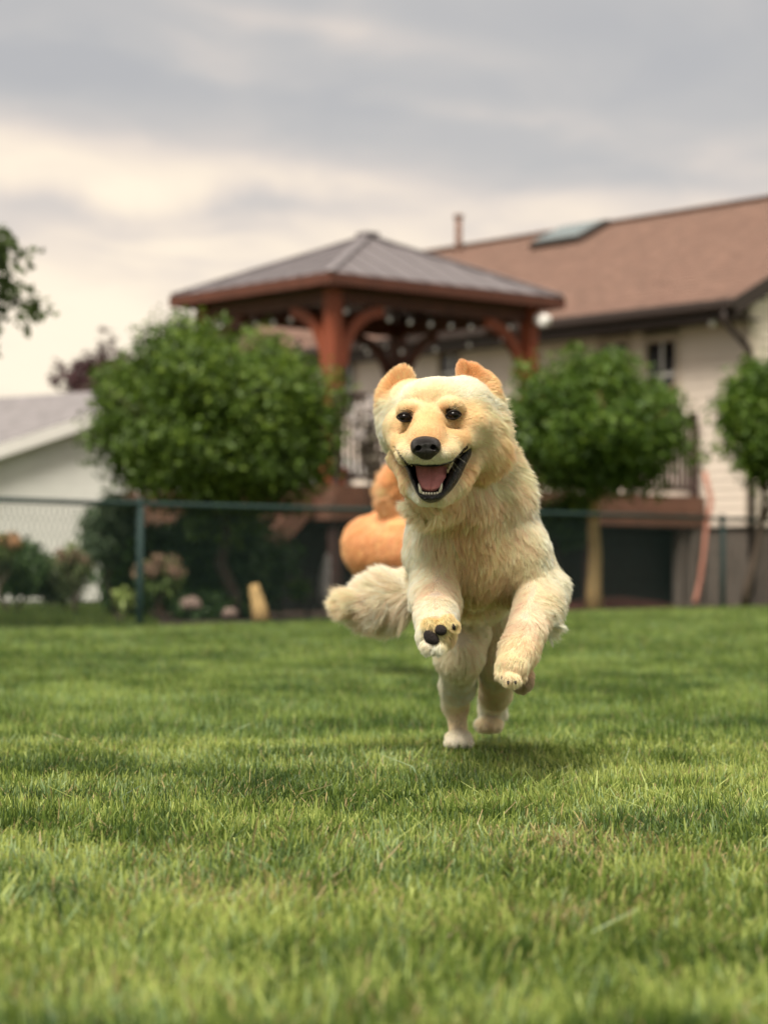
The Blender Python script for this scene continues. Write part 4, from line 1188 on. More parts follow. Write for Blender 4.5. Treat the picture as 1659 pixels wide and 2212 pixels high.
# guides: picture column, row, depth | combing direction (right, away, up) | length | lift | colour | clump | sigma
GD = [
 # face
 (920, 930, 4.22, (0, .8, .6), .006, .10, ORB, 0, .020), (905, 945, 4.23, (-.5, .8, .3), .006, .1, ORG, 0, .016), (940, 943, 4.23, (.5, .8, .3), .006, .1, ORG, 0, .016),
 (926, 905, 4.29, (0, .5, .9), .007, .12, ORB, 0, .022), (926, 880, 4.31, (0, .5, .9), .008, .12, GLD, .1, .022),
 (905, 875, 4.31, (-.4, .5, .8), .008, .15, CRM, .1, .018), (952, 870, 4.31, (.4, .5, .8), .008, .15, CRM, .1, .018),
 (930, 850, 4.33, (0, .8, .6), .010, .15, CRM, .2, .030), (900, 845, 4.36, (-.5, .8, .4), .010, .15, WHT, .2, .025), (965, 842, 4.36, (.5, .8, .4), .010, .15, WHT, .2, .025),
 (950, 820, 4.42, (0, 1, .1), .011, .15, WHT, .2, .03), (950, 830, 4.50, (0, 1, -.2), .02, .2, CRM, .3, .04),
 (874, 884, 4.31, (-.5, .4, .6), .008, .15, GLD, .1, .012), (979, 877, 4.31, (.5, .4, .6), .008, .15, GLD, .1, .012),
 (874, 918, 4.32, (-.8, .5, -.3), .007, .12, GLD, .1, .014), (985, 915, 4.32, (.8, .5, -.25), .007, .12, GLD, .1, .014),
 (858, 905, 4.34, (-.8, .6, .0), .009, .15, CRM, .2, .016), (1003, 900, 4.34, (.9, .5, .0), .010, .15, GLD, .2, .016),
 (893, 925, 4.28, (-.8, .5, -.2), .007, .12, GLD, 0, .016), (955, 920, 4.28, (.8, .5, -.2), .007, .12, GLD, 0, .016),
 (880, 945, 4.29, (-.8, .5, -.3), .008, .12, GLD, .1, .014), (980, 938, 4.29, (.8, .5, -.2), .008, .12, GLD, .1, .014),
 (885, 975, 4.24, (-.6, .6, -.5), .006, .12, CRM, 0, .018), (960, 972, 4.24, (.6, .6, -.5), .006, .12, CRM, 0, .018),
 (900, 992, 4.225, (-.3, .3, -.9), .005, .12, WHT, 0, .014), (945, 992, 4.225, (.3, .3, -.9), .005, .12, WHT, 0, .014),
 (857, 950, 4.33, (-.5, .8, .1), .007, .15, CRM, 0, .012), (1013, 943, 4.33, (.5, .8, .2), .008, .15, CRM, 0, .014),
 (850, 930, 4.37, (-.6, .7, -.5), .016, .2, CRM, .4, .022), (1030, 920, 4.37, (.75, .5, -.35), .028, .3, CRM, .4, .025),
 (838, 895, 4.44, (-.9, .2, -.4), .030, .35, WHT, .5, .025), (1054, 885, 4.44, (.95, .2, -.15), .040, .4, WHT, .6, .028),
 (838, 930, 4.44, (-.75, .3, -.7), .034, .35, WHT, .7, .028), (1068, 925, 4.44, (.95, .2, -.35), .060, .50, CRM, .8, .030),
 (1058, 960, 4.44, (.9, .2, -.45), .060, .5, ORG, .9, .036), (1040, 985, 4.42, (.5, .3, -.9), .030, .22, GLD, .6, .03),
 (848, 975, 4.41, (-.5, .4, -.9), .024, .2, CRM, .6, .025), (870, 1030, 4.37, (-.15, .2, -1), .013, .2, TAN, .5, .025), (1000, 1040, 4.37, (.4, .2, -1), .022, .25, GLD, .5, .025),
 (855, 985, 4.37, (-.6, .3, -.8), .010, .15, TAN, .3, .015), (1022, 985, 4.375, (.7, .3, -.7), .012, .2, CRM, .3, .018),
 (925, 1083, 4.29, (0, .3, -1), .010, .2, WHT, .4, .015), (960, 1078, 4.30, (.3, .2, -1), .016, .25, CRM, .5, .018),
 (889, 888, 4.30, (.2, .5, .8), .006, .1, gl((.26, .16, .08)), 0, .0065), (963, 884, 4.30, (-.2, .5, .8), .006, .1, gl((.30, .18, .09)), 0, .0060), (888, 907, 4.28, (0, .6, .6), .005, .1, gl((.16, .09, .05)), 0, .0050), (964, 903, 4.28, (0, .6, .6), .005, .1, gl((.16, .09, .05)), 0, .0050),
 (922, 936, 4.22, (0, .8, .6), .005, .1, gl((.42, .24, .10)), 0, .006), (855, 975, 4.34, (-.6, .3, -.8), .008, .12, gl((.40, .29, .15)), .1, .008),
 # ears
 (862, 815, 4.43, (-.1, .1, 1), .013, .12, EAR, .3, .025), (876, 800, 4.43, (.25, .1, 1), .008, .1, EAR, .3, .02), (838, 842, 4.44, (-.8, .2, .35), .014, .2, EAR, .4, .02), (826, 856, 4.45, (-.8, .2, -.1), .016, .22, EAR, .5, .014), (852, 836, 4.435, (-.4, .2, .8), .012, .15, EAR, .3, .014), (1066, 838, 4.445, (.8, .1, -.3), .014, .2, EAR, .4, .014), (1050, 818, 4.44, (.8, .1, .1), .010, .15, EAR, .3, .014), (835, 872, 4.43, (-.8, .2, -.3), .020, .25, WHT, .6, .012),
 (862, 845, 4.41, (-.5, .4, .6), .012, .15, CRM, .3, .016), (862, 815, 4.47, (-.1, .1, 1), .014, .15, CRM, .3, .02),
 (1004, 795, 4.44, (-.35, .1, .9), .005, .06, DPO, .1, .022), (1020, 806, 4.44, (.2, 0, .9), .006, .06, DPO, .1, .016), (1040, 800, 4.44, (.8, .2, .3), .009, .15, EAR, .3, .018),
 (1050, 825, 4.44, (.9, .1, -.1), .016, .2, GLD, .4, .02), (1068, 845, 4.45, (.7, .2, -.7), .024, .3, ORG, .6, .02), (1005, 832, 4.41, (.1, .1, 1), .018, .2, WHT, .4, .018), (1030, 848, 4.41, (.6, .2, .6), .018, .2, WHT, .4, .02),
 (1040, 870, 4.41, (.9, .3, -.1), .020, .2, WHT, .5, .02),
 # throat and chest
 (950, 1100, 4.45, (-.1, 0, -1), .038, .25, CRM, .8, .04), (892, 1090, 4.48, (-.35, 0, -1), .028, .16, WHT, .6, .04), (1000, 1100, 4.46, (.3, 0, -1), .046, .3, GLD, .9, .04),
 (1040, 1060, 4.48, (.5, 0, -.9), .045, .3, CRM, .8, .045), (1080, 1020, 4.52, (.8, .2, -.6), .045, .35, CRM, .8, .045), (1110, 1060, 4.58, (.8, .3, -.7), .040, .3, WHT, .7, .05),
 (985, 1150, 4.47, (.2, 0, -1), .046, .3, GLD, .95, .04), (940, 1150, 4.47, (-.3, 0, -1), .034, .22, CRM, .7, .04), (892, 1150, 4.52, (-.6, .1, -.8), .034, .26, WHT, .5, .04),
 (1040, 1140, 4.46, (.3, 0, -1), .044, .28, GLD, .9, .045), (1100, 1130, 4.50, (.6, .1, -.8), .036, .22, CRM, .7, .05), (1150, 1130, 4.58, (.7, .3, -.7), .034, .2, WHT, .6, .05),
 (1000, 1210, 4.48, (0, 0, -1), .036, .2, TAN, .7, .04), (1060, 1205, 4.48, (.2, 0, -1), .034, .2, TAN, .7, .04), (1120, 1200, 4.51, (.5, .1, -.8), .024, .15, CRM, .5, .04), (1165, 1200, 4.54, (.7, .2, -.6), .028, .2, WHT, .5, .04),
 (1040, 1270, 4.58, (0, .2, -1), .045, .2, TAN, .8, .05), (1050, 1330, 4.75, (0, .2, -1), .060, .2, TAN, .8, .07), (1020, 1340, 4.95, (-.1, .2, -1), .055, .2, CRM, .7, .08),
 (1190, 1100, 4.75, (.3, .8, -.5), .035, .2, WHT, .5, .08), (1080, 1050, 4.9, (.2, 1, -.3), .035, .2, CRM, .5, .1), (900, 1200, 4.9, (-.3, .8, -.5), .030, .2, CRM, .5, .1),
 # forelegs
 (925, 1220, 4.48, (-.3, 0, -1), .018, .15, WHT, .4, .035), (965, 1225, 4.48, (.3, 0, -1), .018, .15, CRM, .4, .03), (940, 1290, 4.42, (-.1, -.2, -1), .020, .22, PNK, .55, .035),
 (900, 1290, 4.46, (-.7, 0, -.7), .028, .34, WHT, .6, .03), (984, 1290, 4.46, (.7, 0, -.7), .028, .34, CRM, .6, .03), (943, 1335, 4.30, (0, -.5, -.9), .010, .12, PNK, .3, .022),
 (912, 1340, 4.33, (-.8, -.2, -.6), .014, .25, WHT, .5, .02), (975, 1340, 4.33, (.8, -.2, -.6), .014, .25, WHT, .5, .02),
 (935, 1345, 4.245, (0, -.6, -.6), .011, .3, STN, .3, .012), (975, 1375, 4.25, (.7, -.3, -.7), .010, .25, STN, .4, .016), (940, 1400, 4.26, (0, -.3, -1), .013, .25, WHT, .6, .018), (905, 1380, 4.26, (-.9, -.2, -.5), .012, .25, WHT, .6, .015),
 (1135, 1235, 4.50, (.3, 0, -1), .018, .15, CRM, .4, .03), (1186, 1250, 4.55, (.68, .1, -.7), .042, .42, WHT, .6, .035), (1130, 1290, 4.50, (-.2, 0, -1), .021, .22, PNK, .55, .03), (1160, 1300, 4.50, (.3, 0, -1), .022, .22, CRM, .55, .022),
 (1195, 1305, 4.56, (.62, .15, -.78), .050, .55, WHT, .7, .042), (1170, 1350, 4.50, (.60, .2, -.8), .046, .50, WHT, .7, .03), (1130, 1340, 4.43, (-.2, 0, -1), .018, .22, PNK, .5, .03), (1100, 1370, 4.42, (-.7, 0, -.8), .020, .35, PNK, .5, .025),
 (1115, 1400, 4.36, (-.2, -.1, -1), .015, .2, CRM, .45, .025), (1150, 1400, 4.42, (.4, .1, -.9), .018, .2, CRM, .5, .025), (1100, 1445, 4.335, (-.1, 0, -1), .013, .22, CRM, .5, .02), (1130, 1475, 4.42, (.1, .3, -1), .012, .2, GRY, .4, .022), (1140, 1440, 4.42, (.4, .2, -1), .014, .2, TAN, .4, .02),
 # hind legs
 (970, 1400, 5.0, (-.3, .2, -1), .022, .15, WHT, .4, .05), (1020, 1400, 5.0, (.2, .2, -1), .020, .12, CRM, .4, .05), (985, 1470, 5.12, (0, .2, -1), .018, .2, WHT, .5, .045), (945, 1500, 5.3, (-.6, .5, -.8), .030, .3, WHT, .6, .035), (989, 1550, 5.30, (0, -.1, -1), .008, .1, CRM, .2, .04), (990, 1598, 5.23, (0, -.5, -.9), .007, .12, WHT, .2, .03),
 (1080, 1420, 5.08, (.1, .2, -1), .018, .15, CRM, .4, .05), (1070, 1490, 5.32, (0, .2, -1), .018, .2, CRM, .5, .05), (1040, 1520, 5.5, (-.6, .5, -.8), .026, .3, WHT, .6, .035), (1060, 1565, 5.45, (0, -.4, -.9), .007, .12, CRM, .2, .03), (1010, 1250, 5.25, (0, .9, -.4), .03, .2, CRM, .5, .1),
 # tail
 (960, 1240, 5.20, (-.8, .1, .5), .060, .2, WHT, .6, .05), (925, 1258, 5.22, (-.75, .0, .65), .085, .28, WHT, .75, .035), (900, 1245, 5.22, (-.8, 0, .6), .080, .26, WHT, .75, .03), (925, 1300, 5.22, (-.45, -.1, -.85), .100, .22, PNK, .75, .035),
 (885, 1310, 5.22, (-.6, -.1, -.75), .115, .22, PNK, .75, .03), (860, 1272, 5.22, (-.88, .0, .50), .080, .25, WHT, .75, .03), (850, 1312, 5.20, (-.72, -.1, -.68), .110, .22, PNK, .75, .03), (870, 1292, 5.19, (-.95, -.1, -.25), .09, .15, WHT, .75, .025),
 (810, 1282, 5.18, (-.93, 0, .36), .070, .22, WHT, .7, .028), (805, 1310, 5.17, (-.85, -.1, -.5), .085, .22, PNK, .7, .028), (770, 1290, 5.16, (-.97, 0, .22), .078, .22, CRM, .7, .025), (768, 1308, 5.15, (-.95, -.1, -.22), .085, .18, CRM, .7, .025),
]
GP = np.array([A_(g[0], g[1], g[2]) for g in GD]); GDIR = np.array([g[3] for g in GD], float); GDIR /= np.linalg.norm(GDIR, axis=1)[:, None]
GL_ = np.array([g[4] for g in GD]); GLF = np.array([g[5] for g in GD]); GC = np.array([g[6] for g in GD]); GK = np.array([g[7] for g in GD]); GS = np.array([g[8] for g in GD])
def guide(P, tab, chunk=20000):
    out = np.zeros((len(P), tab.shape[1]))
    for i in range(0, len(P), chunk):
        p = P[i:i + chunk]
        d2 = ((p[:, None, :] - GP[None]) ** 2).sum(-1)
        w_ = np.exp(-d2 / (2 * (GS * .8) ** 2)) + 1e-5 / (d2 + 1e-4) ** 2 * 1e-6
        out[i:i + chunk] = (w_ @ tab) / w_.sum(1)[:, None]
    return out
GT = np.concatenate([GDIR, GL_[:, None], GLF[:, None], GC, GK[:, None]], 1)

# colour of the skin surface under the fur
vt = guide(V, GT)
skin = vt[:, 5:8] * .85
vx, vy = proj(V)
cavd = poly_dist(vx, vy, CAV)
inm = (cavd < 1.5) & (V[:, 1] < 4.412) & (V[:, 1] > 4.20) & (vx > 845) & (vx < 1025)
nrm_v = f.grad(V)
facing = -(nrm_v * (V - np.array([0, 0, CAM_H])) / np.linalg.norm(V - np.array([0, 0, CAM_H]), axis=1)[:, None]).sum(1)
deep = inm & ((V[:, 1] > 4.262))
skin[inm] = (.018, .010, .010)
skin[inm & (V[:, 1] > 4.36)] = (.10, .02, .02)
for e, _ in EYES:
    d = np.linalg.norm((V - np.array(e)) / np.array([1.15, 1.2, .95]), axis=1)
    skin[d < .0165] = (.02, .013, .010)
m_skin = mat('dog_skin', (.5, .4, .3), .75, .08, 60, attr='col', spec=.25)
dog = empty('dog', (.19, 5.0, -.02), 'pale golden dog leaping towards the camera, mouth open, ears and tail flying', 'dog')
body = np_mesh('body', V, Q, m_skin, dog, True, skin)

# ------------------------------------------------------------------ hair
m_fur = bpy.data.materials.new('golden_fur'); m_fur.use_nodes = True
t = NT(m_fur.node_tree); t.n.clear()
an = t.new('ShaderNodeAttribute'); an.attribute_name = 'hair_color'
hb = t.new('ShaderNodeBsdfPrincipled')
t.put(hb.inputs['Base Color'], an.outputs['Color'])
hb.inputs['Roughness'].default_value = .5; hb.inputs['Specular IOR Level'].default_value = .35
tl = t.new('ShaderNodeBsdfTranslucent'); t.put(tl.inputs[0], an.outputs['Color'])
mx_ = t.new('ShaderNodeMixShader'); mx_.inputs[0].default_value = .28
t.l.new(hb.outputs[0], mx_.inputs[1]); t.l.new(tl.outputs[0], mx_.inputs[2])
ou = t.new('ShaderNodeOutputMaterial'); hc = t.new('ShaderNodeBsdfHairPrincipled'); hc.model = 'CHIANG'; hc.parametrization = 'COLOR'
t.put(hc.inputs['Color'], an.outputs['Color']); hc.inputs['Roughness'].default_value = .45; hc.inputs['Radial Roughness'].default_value = .6
mx2 = t.new('ShaderNodeMixShader'); mx2.inputs[0].default_value = .30
t.l.new(mx_.outputs[0], mx2.inputs[1]); t.l.new(hc.outputs[0], mx2.inputs[2])
t.l.new(mx2.outputs[0], ou.inputs[0])

def tri_sample(V, Q, weight, n, r):
    T = np.concatenate([Q[:, [0, 1, 2]], Q[:, [0, 2, 3]]])
    a, b, c = V[T[:, 0]], V[T[:, 1]], V[T[:, 2]]
    nn = np.cross(b - a, c - a); ar = np.linalg.norm(nn, axis=1) / 2
    w_ = ar * weight[T].mean(1); p = w_ / w_.sum()
    k = r.choice(len(T), n, p=p)
    u, v = r.random(n), r.random(n); m = u + v > 1; u[m] = 1 - u[m]; v[m] = 1 - v[m]
    return a[k] + (b - a)[k] * u[:, None] + (c - a)[k] * v[:, None]

def make_hair(name, V, Q, weight, n, field, gfun, parent, seed, rad=.00025, npt=6, clump_cell=(.006, .016), material=None, gravity=.16, wild=.20, mask=None, calm=lambda P: np.zeros(len(P))):
    from mathutils.kdtree import KDTree
    r = np.random.default_rng(seed)
    P = tri_sample(V, Q, weight, n, r)
    if mask is not None: P = P[mask(P)]
    n = len(P)
    N = field.grad(P)
    g = gfun(P)
    # the coat swirls and varies in length on the scale of a hand
    def swirl(P, scale, seed2):
        q = np.random.default_rng(seed2); o_ = np.zeros((len(P), 3))
        for _ in range(7):
            kv = q.normal(size=3) / scale
            o_ += np.sin(P @ kv + q.random() * 6.28)[:, None] * q.normal(size=3) / 2.2
        return o_
    longf = np.clip((g[:, 3:4] - .010) / .025, 0, 1) * (1 - .72 * calm(P)[:, None])
    g[:, :3] += longf * (swirl(P, .030, seed + 1) * .34 + swirl(P, .011, seed + 2) * .20) + swirl(P, .02, seed + 5) * .10
    g[:, 3] *= 1 + longf[:, 0] * .28 * np.clip(swirl(P, .022, seed + 3)[:, 0], -1.2, 1.2)
    g[:, 4] *= 1 + .35 * np.clip(swirl(P, .018, seed + 4)[:, 0], -1, 1)
    def curve(P, N, g, jitter, rr):
        D = g[:, :3] / (np.linalg.norm(g[:, :3], axis=1)[:, None] + 1e-9)
        D = D - N * (D * N).sum(1)[:, None] * .85
        D /= np.linalg.norm(D, axis=1)[:, None] + 1e-9
        D = D + rr.normal(size=P.shape) * jitter
        D /= np.linalg.norm(D, axis=1)[:, None]
        L = g[:, 3:4]; lift = g[:, 4:5] + .12 * np.clip((.02 - L) / .012, 0, 1)
        out = np.zeros((len(P), npt, 3)); out[:, 0] = P - N * .0005
        pos = out[:, 0].copy()
        B = np.cross(N, D)
        ph_, am = rr.random((len(P), 1)) * 6.28, rr.random((len(P), 1)) * .35
        for i in range(1, npt):
            tt = (i - .5) / (npt - 1)
            d = D + N * (lift * 2.2 * (1 - .75 * tt)) + B * (np.sin(tt * 4.5 + ph_) * am) * (L > .015) + np.array([0, 0, -1]) * gravity * tt * tt * (L > .02)
            d /= np.linalg.norm(d, axis=1)[:, None]
            pos = pos + d * L / (npt - 1)
            out[:, i] = pos
        return out
    L0 = g[:, 3].copy()
    g[:, 3] *= (.65 + .5 * r.random(n))
    C = curve(P, N, g, wild * .55, r)
    # hairs gather in small locks, small locks in larger tufts
    kk = np.clip(g[:, 8:9], 0, 1) * (1 - .4 * calm(P)[:, None])
    tt = np.linspace(0, 1, npt)[None, :, None]
    tint = np.zeros(n)
    for per, strength, wl, pw, cl in ((110, .50, 1.0, 1.6, .08), (13, .72, .6, 1.0, .10)):
        m = max(50, int(n / per)); ci = r.choice(n, m, replace=False)
        gc_ = g[ci].copy(); gc_[:, 3] = L0[ci] * 1.03
        CG = curve(P[ci], N[ci], gc_, wild * wl, r)
        kd = KDTree(m)
        for i, p in enumerate(P[ci]): kd.insert(p, i)
        kd.balance()
        near = np.array([kd.find(p)[1] for p in P])
        off = (C[:, :1] - CG[near][:, :1])
        tgt = CG[near] + off * (1 - .8 * tt)
        kq = kk if per > 50 else np.clip(g[:, 8:9], 0, 1)
        sv = np.clip(strength * (1 + .45 * r.normal(size=m)), .1, 1)[near][:, None]
        wgt = ((kq * sv)[:, None]) * tt ** pw
        C = C * (1 - wgt) + tgt * wgt
        tint += r.normal(size=m)[near] * cl * kq[:, 0] * (1 + .9 * calm(P))
    col = g[:, 5:8] * (1 + .12 * r.normal(size=(n, 1))) * (1 + tint[:, None])
    lum = col.mean(1, keepdims=True)
    col = np.clip((lum + (col - lum) * SAT) * GAIN * np.array([1.06, .945, .885]), .008, .93)
    cu = bpy.data.hair_curves.new(name)
    cu.add_curves([npt] * n)
    cu.attributes['position'].data.foreach_set('vector', C.astype(np.float32).ravel()) if 'position' in cu.attributes else cu.position_data.foreach_set('vector', C.astype(np.float32).ravel())
    ra = cu.attributes.get('radius') or cu.attributes.new('radius', 'FLOAT', 'POINT')
    prof = np.linspace(1, 0, npt) ** .5 * .9 + .1
    thick = np.where(L0 > .03, 1.25, 1.0)
    ra.data.foreach_set('value', (np.outer(thick, prof) * rad).astype(np.float32).ravel())
    ca = cu.attributes.new('hair_color', 'FLOAT_COLOR', 'POINT')
    cc = np.ones((n, npt, 4), np.float32); cc[:, :, :3] = col[:, None]
    ca.data.foreach_set('color', cc.ravel())
    cu.materials.append(material or m_fur)
    o = bpy.data.objects.new(name, cu); COL.objects.link(o)
    adopt(o, parent); o['kind'] = 'stuff'
    return o

SAT, GAIN = .90, 1.66
PAD_SPOTS = [(931, 1377, 15), (951.5, 1361, 14), (980, 1353, 8)]
w_v = np.where(facing > -.15, 1.0, .28)
head_v = (V[:, 1] < 4.47) & (vy < 1090) & (vy > 760)
w_v = w_v * np.where(head_v, 2.4, 1.0) * np.where((vx < 960) & (V[:, 1] > 5.0), 5.5, 1.0)
def bald(P):
    x, y = proj(P)
    bad = (poly_dist(x, y, LIP_OUT + LIP_UP[::-1]) < 2.2) & (P[:, 1] < 4.42)
    bad |= (np.hypot((x - 919) / 30, (y - 964) / 22) < 1.0) & (P[:, 1] < 4.25)
    bad |= (np.hypot((x - 919) / 14, (y - 985) / 9) < 1.0) & (P[:, 1] < 4.25)
    for e, _ in EYES:
        ex, ey = proj(np.array(e)); bad |= (np.hypot((x - ex) / 13.5, (y - ey) / 9.5) < 1) & (P[:, 1] < 4.35)
    for (a, b, q) in PAD_SPOTS: bad |= (np.hypot(x - a, y - b) < q) & (P[:, 1] < 4.265)
    return ~bad
NH = 640000
make_hair('fur', V, Q, w_v, NH, f, lambda P: guide(P, GT), dog, 501, mask=bald, calm=lambda P: ((P[:, 1] > 5.0) & (P[:, 0] < .10)).astype(float))
# ------------------------------------------------------------------ face parts
m_nose = mat('nose_leather', (.009, .006, .006), .36, .25, 250, .5, 900, spec=.5)
m_lip = mat('black_lip', (.007, .006, .007), .33, .3, 60, 1.0, 160, spec=.4)
m_tongue = mat('tongue', (.72, .27, .25), .36, .12, 120, .5, 500, spec=.5, dirt=(.50, .17, .17))
m_tooth = mat('tooth_enamel', (.72, .66, .52), .3, .06, 60, spec=.5)
m_tooth_y = mat('back_tooth', (.62, .50, .30), .35, .12, 60, spec=.5)
m_eye = mat('dark_brown_eye', (.004, .002, .0013), .08, .3, 30, spec=.22, coat=.0)
m_rim = mat('eyelid_rim', (.008, .005, .004), .6, .2, 60, spec=.2)
m_pad = mat('paw_pad', (.026, .018, .016), .7, .3, 160, .8, 500, spec=.35)
m_claw = mat('claw', (.02, .016, .013), .4, .2, 30, spec=.4)

nf = Field(A_(880, 1000, 4.15), A_(960, 932, 4.26), .0010)
nf.lo = np.minimum(nf.lo, nf.lo)
def fieldbox(px0, px1, py0, py1, Y0, Y1, h):
    c = [A_(x, y, Y) for x in (px0, px1) for y in (py0, py1) for Y in (Y0, Y1)]
    c = np.array([list(v) for v in c]); return Field(c.min(0), c.max(0), h)
nf = fieldbox(880, 960, 930, 1000, 4.150, 4.255, .0010)
nf.ell(A_(919, 959, 4.207), (.0262, .024, .0155), .006)
nf.ell(A_(903, 966, 4.203), (.0140, .019, .0140), .006)
nf.ell(A_(936, 965, 4.203), (.0140, .019, .0140), .006)
nf.ell(A_(920, 975, 4.206), (.0200, .019, .0130), .006)
nf.ell(A_(921, 984, 4.212), (.0135, .014, .0085), .006)
nf.ell(A_(904, 968, 4.183), (.0052, .014, .0048), .0025, sub=True)
nf.ell(A_(936, 966, 4.183), (.0052, .014, .0048), .0025, sub=True)
nf.cap(A_(903, 969, 4.182), A_(894, 976, 4.192), .0034, .0020, .002, sub=True)
nf.cap(A_(937, 967, 4.182), A_(946, 973, 4.192), .0034, .0020, .002, sub=True)
nf.cap(A_(920, 963, 4.178), A_(921, 998, 4.200), .0014, .0018, .0025, sub=True)
NV, NQ = nf.mesh(); NV = smooth_mesh(NV, NQ, 2, .4)
np_mesh('nose', NV, NQ, m_nose, dog, True)

def resample(pl, n):
    pl = np.array(pl, float); d = np.r_[0, np.cumsum(np.hypot(*np.diff(pl, axis=0).T))]; t = np.linspace(0, d[-1], n)
    # light smoothing keeps the line soft
    q = np.stack([np.interp(t, d, pl[:, 0]), np.interp(t, d, pl[:, 1])], 1)
    for _ in range(3): q[1:-1] = .25 * q[:-2] + .5 * q[1:-1] + .25 * q[2:]
    return q
M_ = 72
LO, LI = resample(LIP_OUT, M_), resample(LIP_IN, M_)
vs, fs = [], []
K_ = 9
rl_ = random.Random(4)
for i in range(M_):
    u = abs(i / (M_ - 1) - .5) * 2
    Yb = 4.250 + .092 * u ** 1.35
    for j in range(K_):
        s_ = j / (K_ - 1)
        p = LO[i] * (1 - s_) + LI[i] * s_
        bulge = math.sin(math.pi * min(1, s_ * 1.15)) * (.006 + .004 * (1 - u))
        fold = .0016 * math.sin(i * .9 + s_ * 7) * math.sin(math.pi * s_) * (1.0 if i > M_ * .5 else .6)
        Yy = Yb + .014 * (1 - s_) ** 3 - bulge + fold + (.030 * max(0, s_ - .72) / .28)
        vs.append(A_(p[0], p[1], Yy))
for i in range(M_ - 1):
    for j in range(K_ - 1):
        a = i * K_ + j; fs.append((a, a + 1, a + K_ + 1, a + K_))
lip = mesh_obj('lower_lip', vs, fs, m_lip, dog, True)
sd = lip.modifiers.new('thickness', 'SOLIDIFY'); sd.thickness = .004; sd.offset = 0
# dark rim under the upper lip
LU = resample([(851, 961)] + LIP_UP[1:-1] + [(1008, 957)], 60)
vs = []
pts, rs = [], []
for i, p in enumerate(LU):
    u = abs(i / 59 - .5) * 2
    pts.append(A_(p[0], p[1] + .5, 4.246 + .085 * u ** 1.5)); rs.append(.0022 + .0012 * math.sin(math.pi * i / 59))
MB().tube(pts, rs, 8).build('upper_lip', m_lip, dog, True)

# tongue
rows, cols_ = 26, 19
vs, fs = [], []
Lx = [(1000, 897), (1010, 896), (1031, 899), (1045, 904), (1055, 908), (1062, 914)]
Rx = [(1000, 964), (1010, 966), (1031, 965), (1045, 957), (1055, 950), (1062, 944)]
for i in range(rows):
    t_ = i / (rows - 1); y = 996 + (1063 - 996) * t_
    l = np.interp(y, *zip(*Lx)); r_ = np.interp(y, *zip(*Rx))
    if t_ > .93:
        m_ = (l + r_) / 2; q_ = math.sqrt(max(0, 1 - ((t_ - .93) / .075) ** 2)); l, r_ = m_ + (l - m_) * (.75 + .25 * q_), m_ + (r_ - m_) * (.75 + .25 * q_)
    for j in range(cols_):
        s_ = j / (cols_ - 1) * 2 - 1
        x = (l + r_) / 2 + (r_ - l) / 2 * s_
        Yy = 4.318 - .066 * t_ ** .8 + .012 * abs(s_) ** 3 + .0045 * math.exp(-(s_ / .10) ** 2) + (.012 * max(0, t_ - .9) / .1)
        yy = y + 1.2 * (abs(s_) ** 2) * -1 + (1.6 * math.exp(-(s_ / .12) ** 2)) * 0
        vs.append(A_(x, yy, Yy + .0006 * rl_.uniform(-1, 1)))
for i in range(rows - 1):
    for j in range(cols_ - 1):
        a = i * cols_ + j; fs.append((a, a + cols_, a + cols_ + 1, a + 1))
tg = mesh_obj('tongue', vs, fs, m_tongue, dog, True)
sd = tg.modifiers.new('thickness', 'SOLIDIFY'); sd.thickness = .008; sd.offset = -1
ss_ = tg.modifiers.new('smooth', 'SUBSURF'); ss_.levels = 1; ss_.render_levels = 1
# palate ridge and gum behind the teeth
MB().tube([A_(x, y, 4.262 + .0012 * abs(x - 930)) for x, y in [(904, 1062), (911, 1069), (920, 1071.5), (930, 1072), (940, 1071.5), (948, 1069), (956, 1060)]], [.003, .004, .0042, .0042, .0042, .004, .003], 8).build('gum', mat('gum', (.05, .022, .024), .4, .2, 60), dog, True)
def tooth(name, pts, rs, m):
    o = MB().tube(pts, rs, 9).build(name, m, dog, True)
    ss = o.modifiers.new('smooth', 'SUBSURF'); ss.levels = 1; ss.render_levels = 1
    return o
for i, x in enumerate([914.5, 920.5, 926.5, 932.5, 938.5, 944.5]):
    w_ = .0024 if i in (0, 5) else .0021
    yb = 1070 - abs(i - 2.5) * .3
    tooth('incisor', [A_(x, yb, 4.256), A_(x, yb - 3.5, 4.254), A_(x, yb - 5.2, 4.255), A_(x, yb - 6.3, 4.256)], [w_ * .9, w_ * 1.15, w_ * 1.1, w_ * .5], m_tooth)
tooth('canine_tooth', [A_(910, 1068, 4.258), A_(908, 1060, 4.252), A_(905.5, 1050, 4.250), A_(904, 1043, 4.252)], [.0030, .0032, .0022, .0005], m_tooth)
tooth('canine_tooth', [A_(948.5, 1068, 4.258), A_(951, 1060, 4.252), A_(953.5, 1050, 4.250), A_(955, 1042, 4.252)], [.0030, .0032, .0022, .0005], m_tooth)
for (x0, y0, x1, y1, r0) in [(975, 994, 975.5, 1008, .0038), (971, 1004, 970, 1016, .0036), (967.5, 1013, 966.5, 1023, .0032), (889, 1001, 889, 1008, .0026)]:
    tooth('back_tooth', [A_(x0, y0, 4.292), A_(x0, (y0 + y1) / 2, 4.288), A_(x1, y1, 4.290)], [r0, r0 * .95, r0 * .25], m_tooth_y)

